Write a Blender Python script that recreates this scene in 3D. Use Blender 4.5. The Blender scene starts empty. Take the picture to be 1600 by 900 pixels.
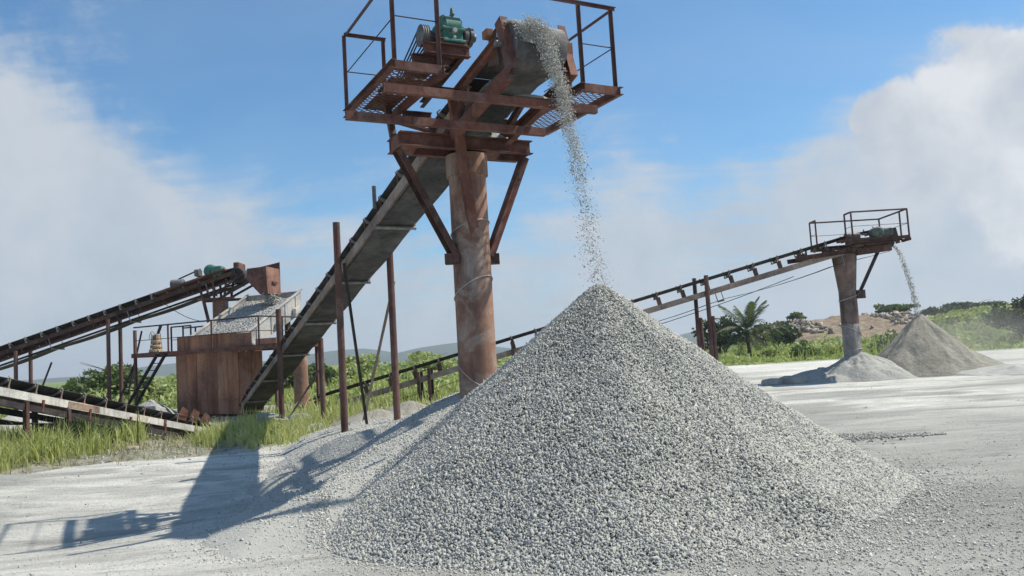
import bpy, math, random
import numpy as np
from mathutils import Vector, Matrix

S = bpy.context.scene
COL = S.collection
R = math.radians
rnd = random.Random(7)
V = Vector

# ------------------------------------------------------------------ camera
cam_d = bpy.data.cameras.new('camera')
cam = bpy.data.objects.new('camera', cam_d)
COL.objects.link(cam)
cam_d.sensor_width = 36.0
cam_d.lens = 36.0 * 1256 / 1600
cam_d.clip_start = 0.05
cam_d.clip_end = 30000
PITCH, ROLL, EYE = 4.7, 3.4, 1.6
cam.matrix_world = (Matrix.Translation((0, 0, EYE)) @ Matrix.Rotation(R(90 + PITCH), 4, 'X')
                    @ Matrix.Rotation(R(-ROLL), 4, 'Z'))
S.camera = cam

# ------------------------------------------------------------------ world and sun
SUN_DIR = V((0.68, 0.12, 1.0)).normalized()          # towards the sun
SUN_EL = math.asin(SUN_DIR.z)
SUN_AZ = math.atan2(SUN_DIR.x, SUN_DIR.y)             # clockwise from +Y
world = bpy.data.worlds.new("World")
S.world = world
world.use_nodes = True
SKY_STRENGTH = 0.12


def nd(nt, typ, loc=(0, 0), **kw):
    n = nt.nodes.new(typ)
    for k, v in kw.items():
        if hasattr(n, k):
            setattr(n, k, v)
    return n


def setin(n, **kw):
    for k, v in kw.items():
        n.inputs[k.replace('_', ' ')].default_value = v
    return n


def math_node(nt, op, a, b=None, c=None, clamp=False):
    n = nt.nodes.new('ShaderNodeMath')
    n.operation = op
    n.use_clamp = clamp
    for i, x in enumerate((a, b, c)):
        if x is None:
            continue
        if isinstance(x, (int, float)):
            n.inputs[i].default_value = x
        else:
            nt.links.new(x, n.inputs[i])
    return n.outputs[0]


def ramp_node(nt, fac, stops, interp='LINEAR'):
    n = nt.nodes.new('ShaderNodeValToRGB')
    n.color_ramp.interpolation = interp
    els = n.color_ramp.elements
    while len(els) > 1:
        els.remove(els[-1])
    els[0].position = stops[0][0]
    els[0].color = (*stops[0][1], 1) if len(stops[0][1]) == 3 else stops[0][1]
    for p, c in stops[1:]:
        e = els.new(p)
        e.color = (*c, 1) if len(c) == 3 else c
    nt.links.new(fac, n.inputs[0])
    return n.outputs[0]


def g(v):
    return (v, v, v)


def mix_rgb(nt, fac, a, b, blend='MIX'):
    n = nt.nodes.new('ShaderNodeMix')
    n.data_type = 'RGBA'
    n.blend_type = blend
    n.clamp_factor = True
    for i, x in ((0, fac), (6, a), (7, b)):
        if isinstance(x, (int, float)):
            n.inputs[i].default_value = x
        elif isinstance(x, (tuple, list)):
            n.inputs[i].default_value = (*x, 1) if len(x) == 3 else x
        else:
            nt.links.new(x, n.inputs[i])
    return n.outputs[2]


def noise_out(nt, vec, scale, detail=4, rough=0.55, dist=0.0, out=0):
    n = nt.nodes.new('ShaderNodeTexNoise')
    n.inputs['Scale'].default_value = scale
    n.inputs['Detail'].default_value = detail
    n.inputs['Roughness'].default_value = rough
    n.inputs['Distortion'].default_value = dist
    if vec is not None:
        nt.links.new(vec, n.inputs['Vector'])
    return n.outputs[out]


def px_dir(px, py):
    m = cam.matrix_world.to_3x3()
    return (m @ V(((px - 800) / 1256, (450 - py) / 1256, -1))).normalized()


def build_world():
    nt = world.node_tree
    nt.nodes.clear()
    L = nt.links
    sky = nd(nt, 'ShaderNodeTexSky')
    sky.sky_type = 'NISHITA'
    sky.sun_disc = False
    sky.sun_elevation = SUN_EL
    sky.sun_rotation = SUN_AZ
    sky.altitude = 50
    sky.air_density = 1.0
    sky.dust_density = 0.6
    sky.ozone_density = 2.0
    tc = nd(nt, 'ShaderNodeTexCoord')
    dirv = tc.outputs['Generated']
    sep = nd(nt, 'ShaderNodeSeparateXYZ')
    L.new(dirv, sep.inputs[0])
    x, y, z = sep.outputs
    # clouds as a layer over a flat earth: direction divided by its height
    zc = math_node(nt, 'ADD', math_node(nt, 'MAXIMUM', z, 0.0), 0.16)
    comb = nd(nt, 'ShaderNodeCombineXYZ')
    L.new(math_node(nt, 'DIVIDE', x, zc), comb.inputs[0])
    L.new(math_node(nt, 'DIVIDE', y, zc), comb.inputs[1])
    n_big = noise_out(nt, comb.outputs[0], 0.75, 5, 0.55, 0.25)
    n_fine = noise_out(nt, comb.outputs[0], 2.6, 8, 0.62, 0.35)
    n_dir = noise_out(nt, dirv, 5.5, 9, 0.62, 0.3)
    n_dir2 = noise_out(nt, dirv, 14.0, 7, 0.6, 0.2)

    def lobe(px, py, r0, r1):
        d = px_dir(px, py)
        vm = nd(nt, 'ShaderNodeVectorMath', operation='DISTANCE')
        L.new(dirv, vm.inputs[0])
        vm.inputs[1].default_value = d
        mr = nd(nt, 'ShaderNodeMapRange', interpolation_type='SMOOTHSTEP')
        L.new(vm.outputs['Value'], mr.inputs['Value'])
        mr.inputs['From Min'].default_value = r1
        mr.inputs['From Max'].default_value = r0
        return mr.outputs[0]

    acc = math_node(nt, 'MULTIPLY_ADD', n_fine, 1.0, -0.62)
    acc = math_node(nt, 'ADD', acc, math_node(nt, 'MULTIPLY', math_node(nt, 'SUBTRACT', n_dir, 0.5), 1.7))
    # the layer thickens towards the horizon all round
    low = nd(nt, 'ShaderNodeMapRange', interpolation_type='SMOOTHSTEP')
    L.new(z, low.inputs['Value'])
    low.inputs['From Min'].default_value = 0.38
    low.inputs['From Max'].default_value = 0.08
    acc = math_node(nt, 'ADD', acc, math_node(nt, 'MULTIPLY', low.outputs[0], 0.72))
    for (px, py, r0, r1, s) in ((-20, 330, .03, .24, .42), (150, 440, .03, .2, .32), (-140, 130, .03, .24, .38),
                                (1620, 250, .02, .2, .5), (1450, 320, .02, .18, .35),
                                (1250, 350, .03, .15, .25),
                                (480, 130, .05, .24, -.42), (1180, 80, .05, .27, -.30), (760, 300, .03, .2, -.2)):
        acc = math_node(nt, 'ADD', acc, math_node(nt, 'MULTIPLY', lobe(px, py, r0, r1), s))
    mps = nd(nt, 'ShaderNodeMapping')
    mps.inputs['Rotation'].default_value = (0, 0, R(35))
    mps.inputs['Scale'].default_value = (.8, 3.2, 1)
    L.new(comb.outputs[0], mps.inputs[0])
    n_str = noise_out(nt, mps.outputs[0], 1.6, 9, .62, .5)
    acc = math_node(nt, 'ADD', acc, math_node(nt, 'MULTIPLY', math_node(nt, 'SUBTRACT', n_str, .5), .9))
    cover = nd(nt, 'ShaderNodeMapRange', interpolation_type='SMOOTHSTEP')
    L.new(acc, cover.inputs['Value'])
    cover.inputs['From Min'].default_value = -0.14
    cover.inputs['From Max'].default_value = 0.62
    cov = math_node(nt, 'MULTIPLY', cover.outputs[0], 0.95)
    shade = math_node(nt, 'ADD', math_node(nt, 'MULTIPLY', n_dir, 0.6), math_node(nt, 'MULTIPLY', n_dir2, 0.4))
    k = 1.0 / SKY_STRENGTH
    ccol = ramp_node(nt, shade, [(0.36, (.34, .405, .49)), (0.5, (.40, .465, .54)), (0.64, (.49, .53, .575))])
    # up in the sky the tops catch the sun: brighter where the cloud is thick and high
    hi = nd(nt, 'ShaderNodeMapRange')
    L.new(z, hi.inputs['Value'])
    hi.inputs['From Min'].default_value = 0.02
    hi.inputs['From Max'].default_value = 0.3
    ccol = mix_rgb(nt, math_node(nt, 'MULTIPLY', hi.outputs[0], 0.5), ccol, (.57, .60, .635))
    # a nearer heap of cumulus, crisp edged, bright on the sun side
    cum = None
    for (px, py, r0, r1) in ((1585, 150, .02, .13), (1500, 165, .01, .085), (1400, 195, .01, .075), (1450, 240, .01, .10), (1700, 120, .02, .16), (1620, 290, .02, .12)):
        l_ = lobe(px, py, r0, r1)
        cum = l_ if cum is None else math_node(nt, 'MAXIMUM', cum, l_)
    nb = noise_out(nt, dirv, 11.0, 8, .58, .15)
    cf = math_node(nt, 'ADD', cum, math_node(nt, 'MULTIPLY', math_node(nt, 'SUBTRACT', nb, .5), 1.6))
    cm = nd(nt, 'ShaderNodeMapRange', interpolation_type='SMOOTHSTEP')
    L.new(cf, cm.inputs['Value'])
    cm.inputs['From Min'].default_value = .30
    cm.inputs['From Max'].default_value = .58
    nb2 = noise_out(nt, dirv, 9.0, 6, .55, .1)
    ccum = ramp_node(nt, nb2, [(.36, (.44, .48, .54)), (.5, (.55, .575, .61)), (.62, (.68, .69, .71))])
    ccol = mix_rgb(nt, math_node(nt, 'MULTIPLY', cm.outputs[0], .9), ccol, ccum)
    cov = math_node(nt, 'MAXIMUM', cov, math_node(nt, 'MULTIPLY', cm.outputs[0], .96))
    vs = nd(nt, 'ShaderNodeVectorMath', operation='SCALE')
    L.new(ccol, vs.inputs[0])
    vs.inputs['Scale'].default_value = k
    sk = mix_rgb(nt, 1.0, sky.outputs[0], (0.52, 0.86, 1.02), 'MULTIPLY')
    col = mix_rgb(nt, cov, sk, vs.outputs[0])
    veil = math_node(nt, 'MULTIPLY', ramp_node(nt, noise_out(nt, comb.outputs[0], .5, 6, .6, .6), [(.38, g(.0)), (.72, g(.5))]), .5)
    col = mix_rgb(nt, math_node(nt, 'MULTIPLY', veil, math_node(nt, 'SUBTRACT', 1.0, cov)), col, (.44 * k, .54 * k, .65 * k))
    bg = nd(nt, 'ShaderNodeBackground')
    L.new(col, bg.inputs[0])
    bg.inputs[1].default_value = SKY_STRENGTH
    out = nd(nt, 'ShaderNodeOutputWorld')
    L.new(bg.outputs[0], out.inputs[0])


build_world()
sun_d = bpy.data.lights.new('sun', 'SUN')
sun_d.energy = 5.0
sun_d.angle = R(0.55)
sun_d.color = (1.0, 0.93, 0.80)
sun = bpy.data.objects.new('sun', sun_d)
COL.objects.link(sun)
sun.rotation_euler = SUN_DIR.to_track_quat('Z', 'Y').to_euler()
S.view_settings.view_transform = 'Standard'
S.view_settings.look = 'None'
S.view_settings.exposure = 0.25
S.view_settings.gamma = 1.0
S.view_settings.use_curve_mapping = False
S.cycles.use_denoising = True
S.cycles.max_bounces = 6
S.cycles.volume_bounces = 0


# ------------------------------------------------------------------ numpy noise
_tab = np.random.default_rng(3).random((256, 256))


def vnoise(x, y):
    x = np.asarray(x, float); y = np.asarray(y, float)
    xi = np.floor(x).astype(int); yi = np.floor(y).astype(int)
    fx = x - xi; fy = y - yi
    fx = fx * fx * (3 - 2 * fx); fy = fy * fy * (3 - 2 * fy)
    a = _tab[xi & 255, yi & 255]; b = _tab[(xi + 1) & 255, yi & 255]
    c = _tab[xi & 255, (yi + 1) & 255]; d = _tab[(xi + 1) & 255, (yi + 1) & 255]
    return (a * (1 - fx) + b * fx) * (1 - fy) + (c * (1 - fx) + d * fx) * fy


def fbm(x, y, o=4, gain=0.5):
    s = 0.0; a = 1.0; t = 0.0
    for i in range(o):
        s = s + a * vnoise(x * 2 ** i + 17.3 * i, y * 2 ** i + 5.1 * i)
        t += a; a *= gain
    return s / t - 0.5


def sstep(a, b, x):
    t = np.clip((np.asarray(x, float) - a) / (b - a), 0, 1)
    return t * t * (3 - 2 * t)


# ------------------------------------------------------------------ materials
MATS = {}


def new_mat(name):
    m = bpy.data.materials.new(name)
    m.use_nodes = True
    nt = m.node_tree
    for n in list(nt.nodes):
        nt.nodes.remove(n)
    out = nd(nt, 'ShaderNodeOutputMaterial')
    b = nd(nt, 'ShaderNodeBsdfPrincipled')
    nt.links.new(b.outputs[0], out.inputs[0])
    MATS[name] = m
    return m, nt, b


def bump(nt, b, h, strength=0.4, dist=0.01):
    n = nd(nt, 'ShaderNodeBump')
    n.inputs['Strength'].default_value = strength
    n.inputs['Distance'].default_value = dist
    nt.links.new(h, n.inputs['Height'])
    nt.links.new(n.outputs[0], b.inputs['Normal'])


def obj_coord(nt):
    return nd(nt, 'ShaderNodeTexCoord').outputs['Object']


def up_mask(nt, lo=0.35, hi=0.95):
    geo = nd(nt, 'ShaderNodeNewGeometry')
    sp = nd(nt, 'ShaderNodeSeparateXYZ')
    nt.links.new(geo.outputs['True Normal'], sp.inputs[0])
    mr = nd(nt, 'ShaderNodeMapRange')
    nt.links.new(sp.outputs[2], mr.inputs['Value'])
    mr.inputs['From Min'].default_value = lo
    mr.inputs['From Max'].default_value = hi
    return mr.outputs[0]


def painted_metal(name, stops, scale=2.5, rough=0.75, dust=0.35, dust_col=(.36, .34, .31), streak=False, metal=0.0,
                  dust_up=0.5, bumpd=0.004):
    m, nt, b = new_mat(name)
    c = obj_coord(nt)
    if streak:
        mp = nd(nt, 'ShaderNodeMapping')
        mp.inputs['Scale'].default_value = (1, 1, 0.18)
        nt.links.new(c, mp.inputs[0])
        cs = mp.outputs[0]
    else:
        cs = c
    n1 = noise_out(nt, cs, scale, 6, 0.65, 0.3)
    col = ramp_node(nt, n1, stops)
    n2 = noise_out(nt, c, scale * 9, 5, 0.6)
    col = mix_rgb(nt, 0.35, col, ramp_node(nt, n2, [(0.3, g(.35)), (0.7, g(1.35))]), 'MULTIPLY')
    nb = noise_out(nt, c, scale * .45, 5, .6, .5)
    col = mix_rgb(nt, .8, col, ramp_node(nt, nb, [(.34, (.55, .52, .55)), (.5, (1, 1, 1)), (.66, (1.3, 1.18, 1.05))]), 'MULTIPLY')
    mp2 = nd(nt, 'ShaderNodeMapping')
    mp2.inputs['Scale'].default_value = (1, 1, .07)
    nt.links.new(c, mp2.inputs[0])
    ns = noise_out(nt, mp2.outputs[0], scale * 6, 5, .65)
    col = mix_rgb(nt, .6, col, ramp_node(nt, ns, [(.34, g(.5)), (.48, g(1)), (.64, g(1.0)), (.74, (1.35, 1.25, 1.15))]), 'MULTIPLY')
    n3 = noise_out(nt, c, scale * 1.7, 8, 0.7, 0.6)
    dm = ramp_node(nt, n3, [(0.48, g(0)), (0.72, g(1))])
    dmv = math_node(nt, 'MULTIPLY', dm, dust)
    um = math_node(nt, 'MULTIPLY', up_mask(nt), dust_up)
    f = math_node(nt, 'MAXIMUM', dmv, um)
    col = mix_rgb(nt, f, col, dust_col)
    nt.links.new(col, b.inputs['Base Color'])
    b.inputs['Roughness'].default_value = rough
    b.inputs['Metallic'].default_value = metal
    b.inputs['Specular IOR Level'].default_value = 0.25
    bump(nt, b, n2, 0.5, bumpd)
    return m


painted_metal('rust', [(.3, (.075, .032, .025)), (.5, (.145, .062, .047)), (.7, (.21, .10, .075))], 2.2, dust=.22, dust_up=.35)
painted_metal('rust_dark', [(.3, (.045, .024, .02)), (.5, (.085, .044, .036)), (.7, (.14, .072, .055))], 2.2, dust=.2, dust_up=.4)
painted_metal('rust_post', [(.3, (.075, .038, .034)), (.5, (.125, .066, .057)), (.7, (.17, .10, .083))], 1.3, dust=.15, streak=True)
painted_metal('rust_panel', [(.28, (.14, .065, .042)), (.48, (.27, .128, .08)), (.6, (.35, .18, .115)), (.75, (.41, .23, .15))],
              1.6, dust=.12, streak=True)
painted_metal('rust_sheet', [(.28, (.16, .08, .055)), (.48, (.30, .15, .098)), (.6, (.37, .20, .135)), (.75, (.42, .25, .17))],
              1.9, dust=.2, streak=True)
painted_metal('rust_orange', [(.3, (.18, .085, .06)), (.5, (.27, .135, .095)), (.7, (.31, .17, .125))], 1.6, dust=.2)
painted_metal('pillar_steel', [(.3, (.13, .072, .053)), (.5, (.26, .15, .108)), (.68, (.36, .225, .165))], 1.1, dust=.85,
              dust_col=(.40, .36, .32), streak=True)
painted_metal('pale_paint', [(.3, (.40, .38, .35)), (.5, (.55, .54, .51)), (.7, (.66, .65, .63))], 2.0, dust=.12)
painted_metal('dusty_steel', [(.3, (.30, .30, .295)), (.5, (.42, .42, .41)), (.7, (.50, .50, .485))], 2.0, dust=.3)
painted_metal('green_paint', [(.3, (.025, .10, .08)), (.5, (.038, .165, .125)), (.7, (.06, .21, .16))], 6, rough=.6, dust=.5, dust_up=.45, dust_col=(.30, .30, .275))
painted_metal('grey_iron', [(.3, (.06, .06, .06)), (.5, (.13, .13, .128)), (.7, (.22, .215, .21))], 6, rough=.55, dust=.3, metal=.3)
painted_metal('roller_steel', [(.3, (.10, .10, .10)), (.5, (.22, .22, .215)), (.7, (.33, .32, .31))], 6, rough=.5, dust=.35, metal=.4)
painted_metal('rubber', [(.3, (.022, .023, .025)), (.5, (.038, .039, .041)), (.7, (.06, .061, .062))], 1.8, rough=.8, dust=.35,
              dust_col=(.16, .16, .155), dust_up=.35)
painted_metal('dusty_rubber', [(.3, (.03, .032, .034)), (.5, (.048, .05, .052)), (.7, (.08, .082, .083))], 1.3, rough=.85, dust=.5,
              dust_col=(.15, .15, .147), dust_up=.8)
painted_metal('worn_belt', [(.3, (.055, .057, .058)), (.5, (.085, .087, .088)), (.7, (.14, .142, .142))], 1.6, rough=.8, dust=.55, dust_col=(.26, .26, .25), dust_up=1.0)
painted_metal('dusty_timber', [(.3, (.16, .115, .09)), (.5, (.26, .20, .165)), (.7, (.34, .29, .25))], 1.7, dust=.45, dust_col=(.40, .38, .35))
painted_metal('yellow_paint', [(.3, (.26, .17, .09)), (.5, (.42, .30, .17)), (.7, (.52, .43, .30))], 9, dust=.3)
painted_metal('patch', [(.3, (.20, .13, .09)), (.5, (.32, .22, .16)), (.7, (.44, .37, .31))], 5, dust=.3)
painted_metal('rail_dark', [(.3, (.022, .02, .022)), (.5, (.04, .033, .034)), (.7, (.065, .05, .048))], 3, dust=.12, dust_up=.3)


painted_metal('far_pillar', [(.3, (.09, .06, .052)), (.5, (.16, .11, .092)), (.68, (.24, .18, .155))], 1.3, dust=.5, dust_col=(.32, .30, .28), streak=True)
painted_metal('dusty_pillar', [(.3, (.20, .175, .16)), (.5, (.29, .265, .245)), (.68, (.36, .34, .32))], 1.3, dust=.6, dust_col=(.40, .385, .365), streak=True)
painted_metal('green_dusty', [(.3, (.07, .09, .075)), (.5, (.11, .15, .125)), (.7, (.17, .20, .17))], 6, rough=.7, dust=.5, dust_up=.5)


def gravel_mat(name, stops, warm=None):
    m, nt, b = new_mat(name)
    at = nd(nt, 'ShaderNodeAttribute')
    at.attribute_name = 'tone'
    col = ramp_node(nt, at.outputs['Fac'], stops)
    c = obj_coord(nt)
    n = noise_out(nt, c, 60, 3, 0.6)
    col = mix_rgb(nt, 0.3, col, ramp_node(nt, n, [(0.3, g(.6)), (0.7, g(1.25))]), 'MULTIPLY')
    nl = noise_out(nt, c, 0.9, 4, 0.6)
    col = mix_rgb(nt, 0.5, col, ramp_node(nt, nl, [(0.35, (.86, .88, .9)), (0.65, (1.06, 1.05, 1.02))]), 'MULTIPLY')
    nt.links.new(col, b.inputs['Base Color'])
    b.inputs['Roughness'].default_value = 0.85
    b.inputs['Specular IOR Level'].default_value = 0.3
    return m


gravel_mat('chips', [(0.0, (.22, .223, .208)), (.25, (.345, .347, .325)), (.6, (.445, .443, .413)), (1.0, (.58, .573, .534))])
gravel_mat('chips_fine', [(0.0, (.28, .28, .26)), (.3, (.395, .395, .37)), (.7, (.48, .48, .447)), (1.0, (.60, .595, .555))])
gravel_mat('rubble_pale', [(0.0, (.17, .14, .105)), (.5, (.29, .25, .20)), (1.0, (.44, .405, .345))])
gravel_mat('rubble_grey', [(0.0, (.26, .26, .255)), (.5, (.38, .38, .37)), (1.0, (.48, .48, .47))])


def heap_mat(name, c0, c1, scale=18, bd=0.02, streak=None):
    m, nt, b = new_mat(name)
    c = obj_coord(nt)
    n1 = noise_out(nt, c, 1.1, 6, 0.6, 0.3)
    n2 = noise_out(nt, c, scale, 5, 0.7)
    n3 = noise_out(nt, c, scale * 5, 3, 0.6)
    col = ramp_node(nt, n1, [(.35, c0), (.65, c1)])
    col = mix_rgb(nt, .5, col, ramp_node(nt, n2, [(.3, g(.68)), (.7, g(1.2))]), 'MULTIPLY')
    col = mix_rgb(nt, .5, col, ramp_node(nt, n3, [(.3, g(.7)), (.7, g(1.2))]), 'MULTIPLY')
    nt.links.new(col, b.inputs['Base Color'])
    b.inputs['Roughness'].default_value = .95
    b.inputs['Specular IOR Level'].default_value = .1
    h = math_node(nt, 'ADD', n2, math_node(nt, 'MULTIPLY', n3, .5))
    bump(nt, b, h, .8, bd)
    return m


heap_mat('heap_core', (.38, .38, .358), (.45, .448, .42), 30, .03)
heap_mat('heap_fine', (.40, .40, .375), (.47, .468, .438), 34, .02)
heap_mat('sand', (.29, .275, .235), (.40, .38, .325), 9, .1)
heap_mat('dust_heap', (.36, .36, .338), (.45, .447, .417), 9, .08)
heap_mat('brown_soil', (.21, .16, .115), (.35, .28, .21), 1.0, .5)
heap_mat('stone', (.30, .26, .20), (.42, .37, .30), 12, .02)
heap_mat('concrete', (.28, .272, .25), (.37, .36, .335), 12, .02)


def ground_material():
    m, nt, b = new_mat('dusty_ground')
    c = obj_coord(nt)
    mp = nd(nt, 'ShaderNodeMapping')
    mp.inputs['Scale'].default_value = (.22, 1.0, 1.0)
    mp.inputs['Rotation'].default_value = (0, 0, R(-12))
    nt.links.new(c, mp.inputs[0])
    st = noise_out(nt, mp.outputs[0], 1.6, 7, .62, .4)
    st2 = noise_out(nt, mp.outputs[0], 6.0, 6, .65, .5)
    big = noise_out(nt, c, .16, 5, .55, .3)
    fine = noise_out(nt, c, 26, 5, .7)
    grit = noise_out(nt, c, 110, 3, .7)
    col = ramp_node(nt, big, [(.33, (.56, .552, .508)), (.5, (.635, .624, .574)), (.68, (.69, .676, .62))])
    col = mix_rgb(nt, 1.0, col, ramp_node(nt, st, [(.30, g(.62)), (.47, g(.95)), (.68, g(1.1))]), 'MULTIPLY')
    col = mix_rgb(nt, .7, col, ramp_node(nt, st2, [(.28, g(.55)), (.44, g(.98)), (.7, g(1.08))]), 'MULTIPLY')
    col = mix_rgb(nt, .6, col, ramp_node(nt, fine, [(.28, g(.62)), (.46, g(1.0)), (.7, g(1.1))]), 'MULTIPLY')
    col = mix_rgb(nt, .6, col, ramp_node(nt, grit, [(.3, g(.55)), (.48, g(1.0)), (.7, g(1.15))]), 'MULTIPLY')
    ag = nd(nt, 'ShaderNodeAttribute')
    ag.attribute_name = 'grit'
    gcol = ramp_node(nt, noise_out(nt, c, 60, 5, .75), [(.3, (.16, .162, .15)), (.5, (.31, .31, .287)), (.7, (.45, .445, .412))])
    gf = math_node(nt, 'ADD', ag.outputs['Fac'], math_node(nt, 'MULTIPLY', math_node(nt, 'SUBTRACT', st, .5), .9))
    col = mix_rgb(nt, ramp_node(nt, gf, [(.25, g(0)), (.9, g(.85))]), col, gcol)
    mp3 = nd(nt, 'ShaderNodeMapping')
    mp3.inputs['Scale'].default_value = (.35, 1.5, 1.0)
    mp3.inputs['Rotation'].default_value = (0, 0, R(-8))
    nt.links.new(c, mp3.inputs[0])
    crk = noise_out(nt, mp3.outputs[0], 2.2, 10, .72, .8)
    col = mix_rgb(nt, .95, col, ramp_node(nt, crk, [(.30, g(.60)), (.40, g(.86)), (.46, g(1)), (.62, (1.0, 1.0, 1.0)), (.70, (1.08, 1.075, 1.06))]), 'MULTIPLY')
    spk = noise_out(nt, c, 17, 6, .78, .2)
    col = mix_rgb(nt, .65, col, ramp_node(nt, spk, [(.30, g(.58)), (.40, g(.9)), (.47, g(1)), (.64, g(1)), (.72, g(1.1))]), 'MULTIPLY')
    # soil under the weeds and the green field, masks kept as attributes of the sheet
    at = nd(nt, 'ShaderNodeAttribute')
    at.attribute_name = 'soil'
    nn = noise_out(nt, c, 1.3, 6, .65)
    f = math_node(nt, 'ADD', at.outputs['Fac'], math_node(nt, 'MULTIPLY', math_node(nt, 'SUBTRACT', nn, .5), 1.1))
    f = ramp_node(nt, f, [(.42, g(0)), (.66, g(1))])
    soil = ramp_node(nt, noise_out(nt, c, 5, 6, .65), [(.35, (.17, .16, .115)), (.5, (.29, .28, .22)), (.65, (.38, .375, .32))])
    col = mix_rgb(nt, f, col, soil)
    at2 = nd(nt, 'ShaderNodeAttribute')
    at2.attribute_name = 'field'
    fld = ramp_node(nt, noise_out(nt, c, .35, 8, .7), [(.35, (.09, .135, .045)), (.5, (.15, .20, .07)), (.65, (.21, .255, .10))])
    col = mix_rgb(nt, at2.outputs['Fac'], col, fld)
    nt.links.new(col, b.inputs['Base Color'])
    b.inputs['Roughness'].default_value = .95
    b.inputs['Specular IOR Level'].default_value = .12
    h = math_node(nt, 'ADD', math_node(nt, 'MULTIPLY', fine, 1.0), math_node(nt, 'MULTIPLY', grit, .35))
    h = math_node(nt, 'ADD', h, math_node(nt, 'MULTIPLY', st2, 1.6))
    h = math_node(nt, 'ADD', h, math_node(nt, 'ADD', math_node(nt, 'MULTIPLY', crk, 2.2), math_node(nt, 'MULTIPLY', spk, 1.3)))
    bump(nt, b, h, .9, .03)


ground_material()


def leaf_mat(name, stops, trans=.35, scale=1.5):
    m, nt, b = new_mat(name)
    at = nd(nt, 'ShaderNodeAttribute')
    at.attribute_name = 'tone'
    col = ramp_node(nt, at.outputs['Fac'], stops)
    nt.links.new(col, b.inputs['Base Color'])
    b.inputs['Roughness'].default_value = .6
    b.inputs['Specular IOR Level'].default_value = .25
    tr = nd(nt, 'ShaderNodeBsdfTranslucent')
    nt.links.new(mix_rgb(nt, 1.0, col, (1.25, 1.35, .7), 'MULTIPLY'), tr.inputs[0])
    mx = nd(nt, 'ShaderNodeMixShader')
    mx.inputs[0].default_value = trans
    nt.links.new(b.outputs[0], mx.inputs[1])
    nt.links.new(tr.outputs[0], mx.inputs[2])
    out = [n for n in nt.nodes if n.type == 'OUTPUT_MATERIAL'][0]
    nt.links.new(mx.outputs[0], out.inputs[0])
    return m


leaf_mat('grass', [(0, (.21, .24, .09)), (.5, (.37, .40, .16)), (.85, (.48, .49, .24)), (1, (.54, .48, .31))])
leaf_mat('dry_grass', [(0, (.20, .19, .10)), (.5, (.33, .31, .19)), (1, (.48, .43, .30))])
leaf_mat('field_leaf', [(0, (.20, .235, .10)), (.5, (.33, .375, .175)), (1, (.44, .47, .26))])
leaf_mat('tree_leaf', [(0, (.05, .075, .03)), (.5, (.09, .13, .05)), (1, (.15, .195, .085))])
leaf_mat('dark_leaf', [(0, (.022, .042, .02)), (.5, (.04, .065, .032)), (1, (.07, .095, .05))])
leaf_mat('palm_leaf', [(0, (.04, .06, .03)), (.5, (.075, .10, .05)), (1, (.13, .155, .085))])


def plain(name, col, rough=.8):
    m, nt, b = new_mat(name)
    c = obj_coord(nt)
    n = noise_out(nt, c, 4, 5, .6)
    nt.links.new(mix_rgb(nt, .5, col, ramp_node(nt, n, [(.3, g(.6)), (.7, g(1.3))]), 'MULTIPLY'), b.inputs['Base Color'])
    b.inputs['Roughness'].default_value = rough
    b.inputs['Specular IOR Level'].default_value = .2


plain('bark', (.13, .105, .08))
plain('hill', (.045, .08, .06), .95)
plain('cable', (.02, .02, .02))
plain('wire', (.35, .34, .33))


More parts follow.
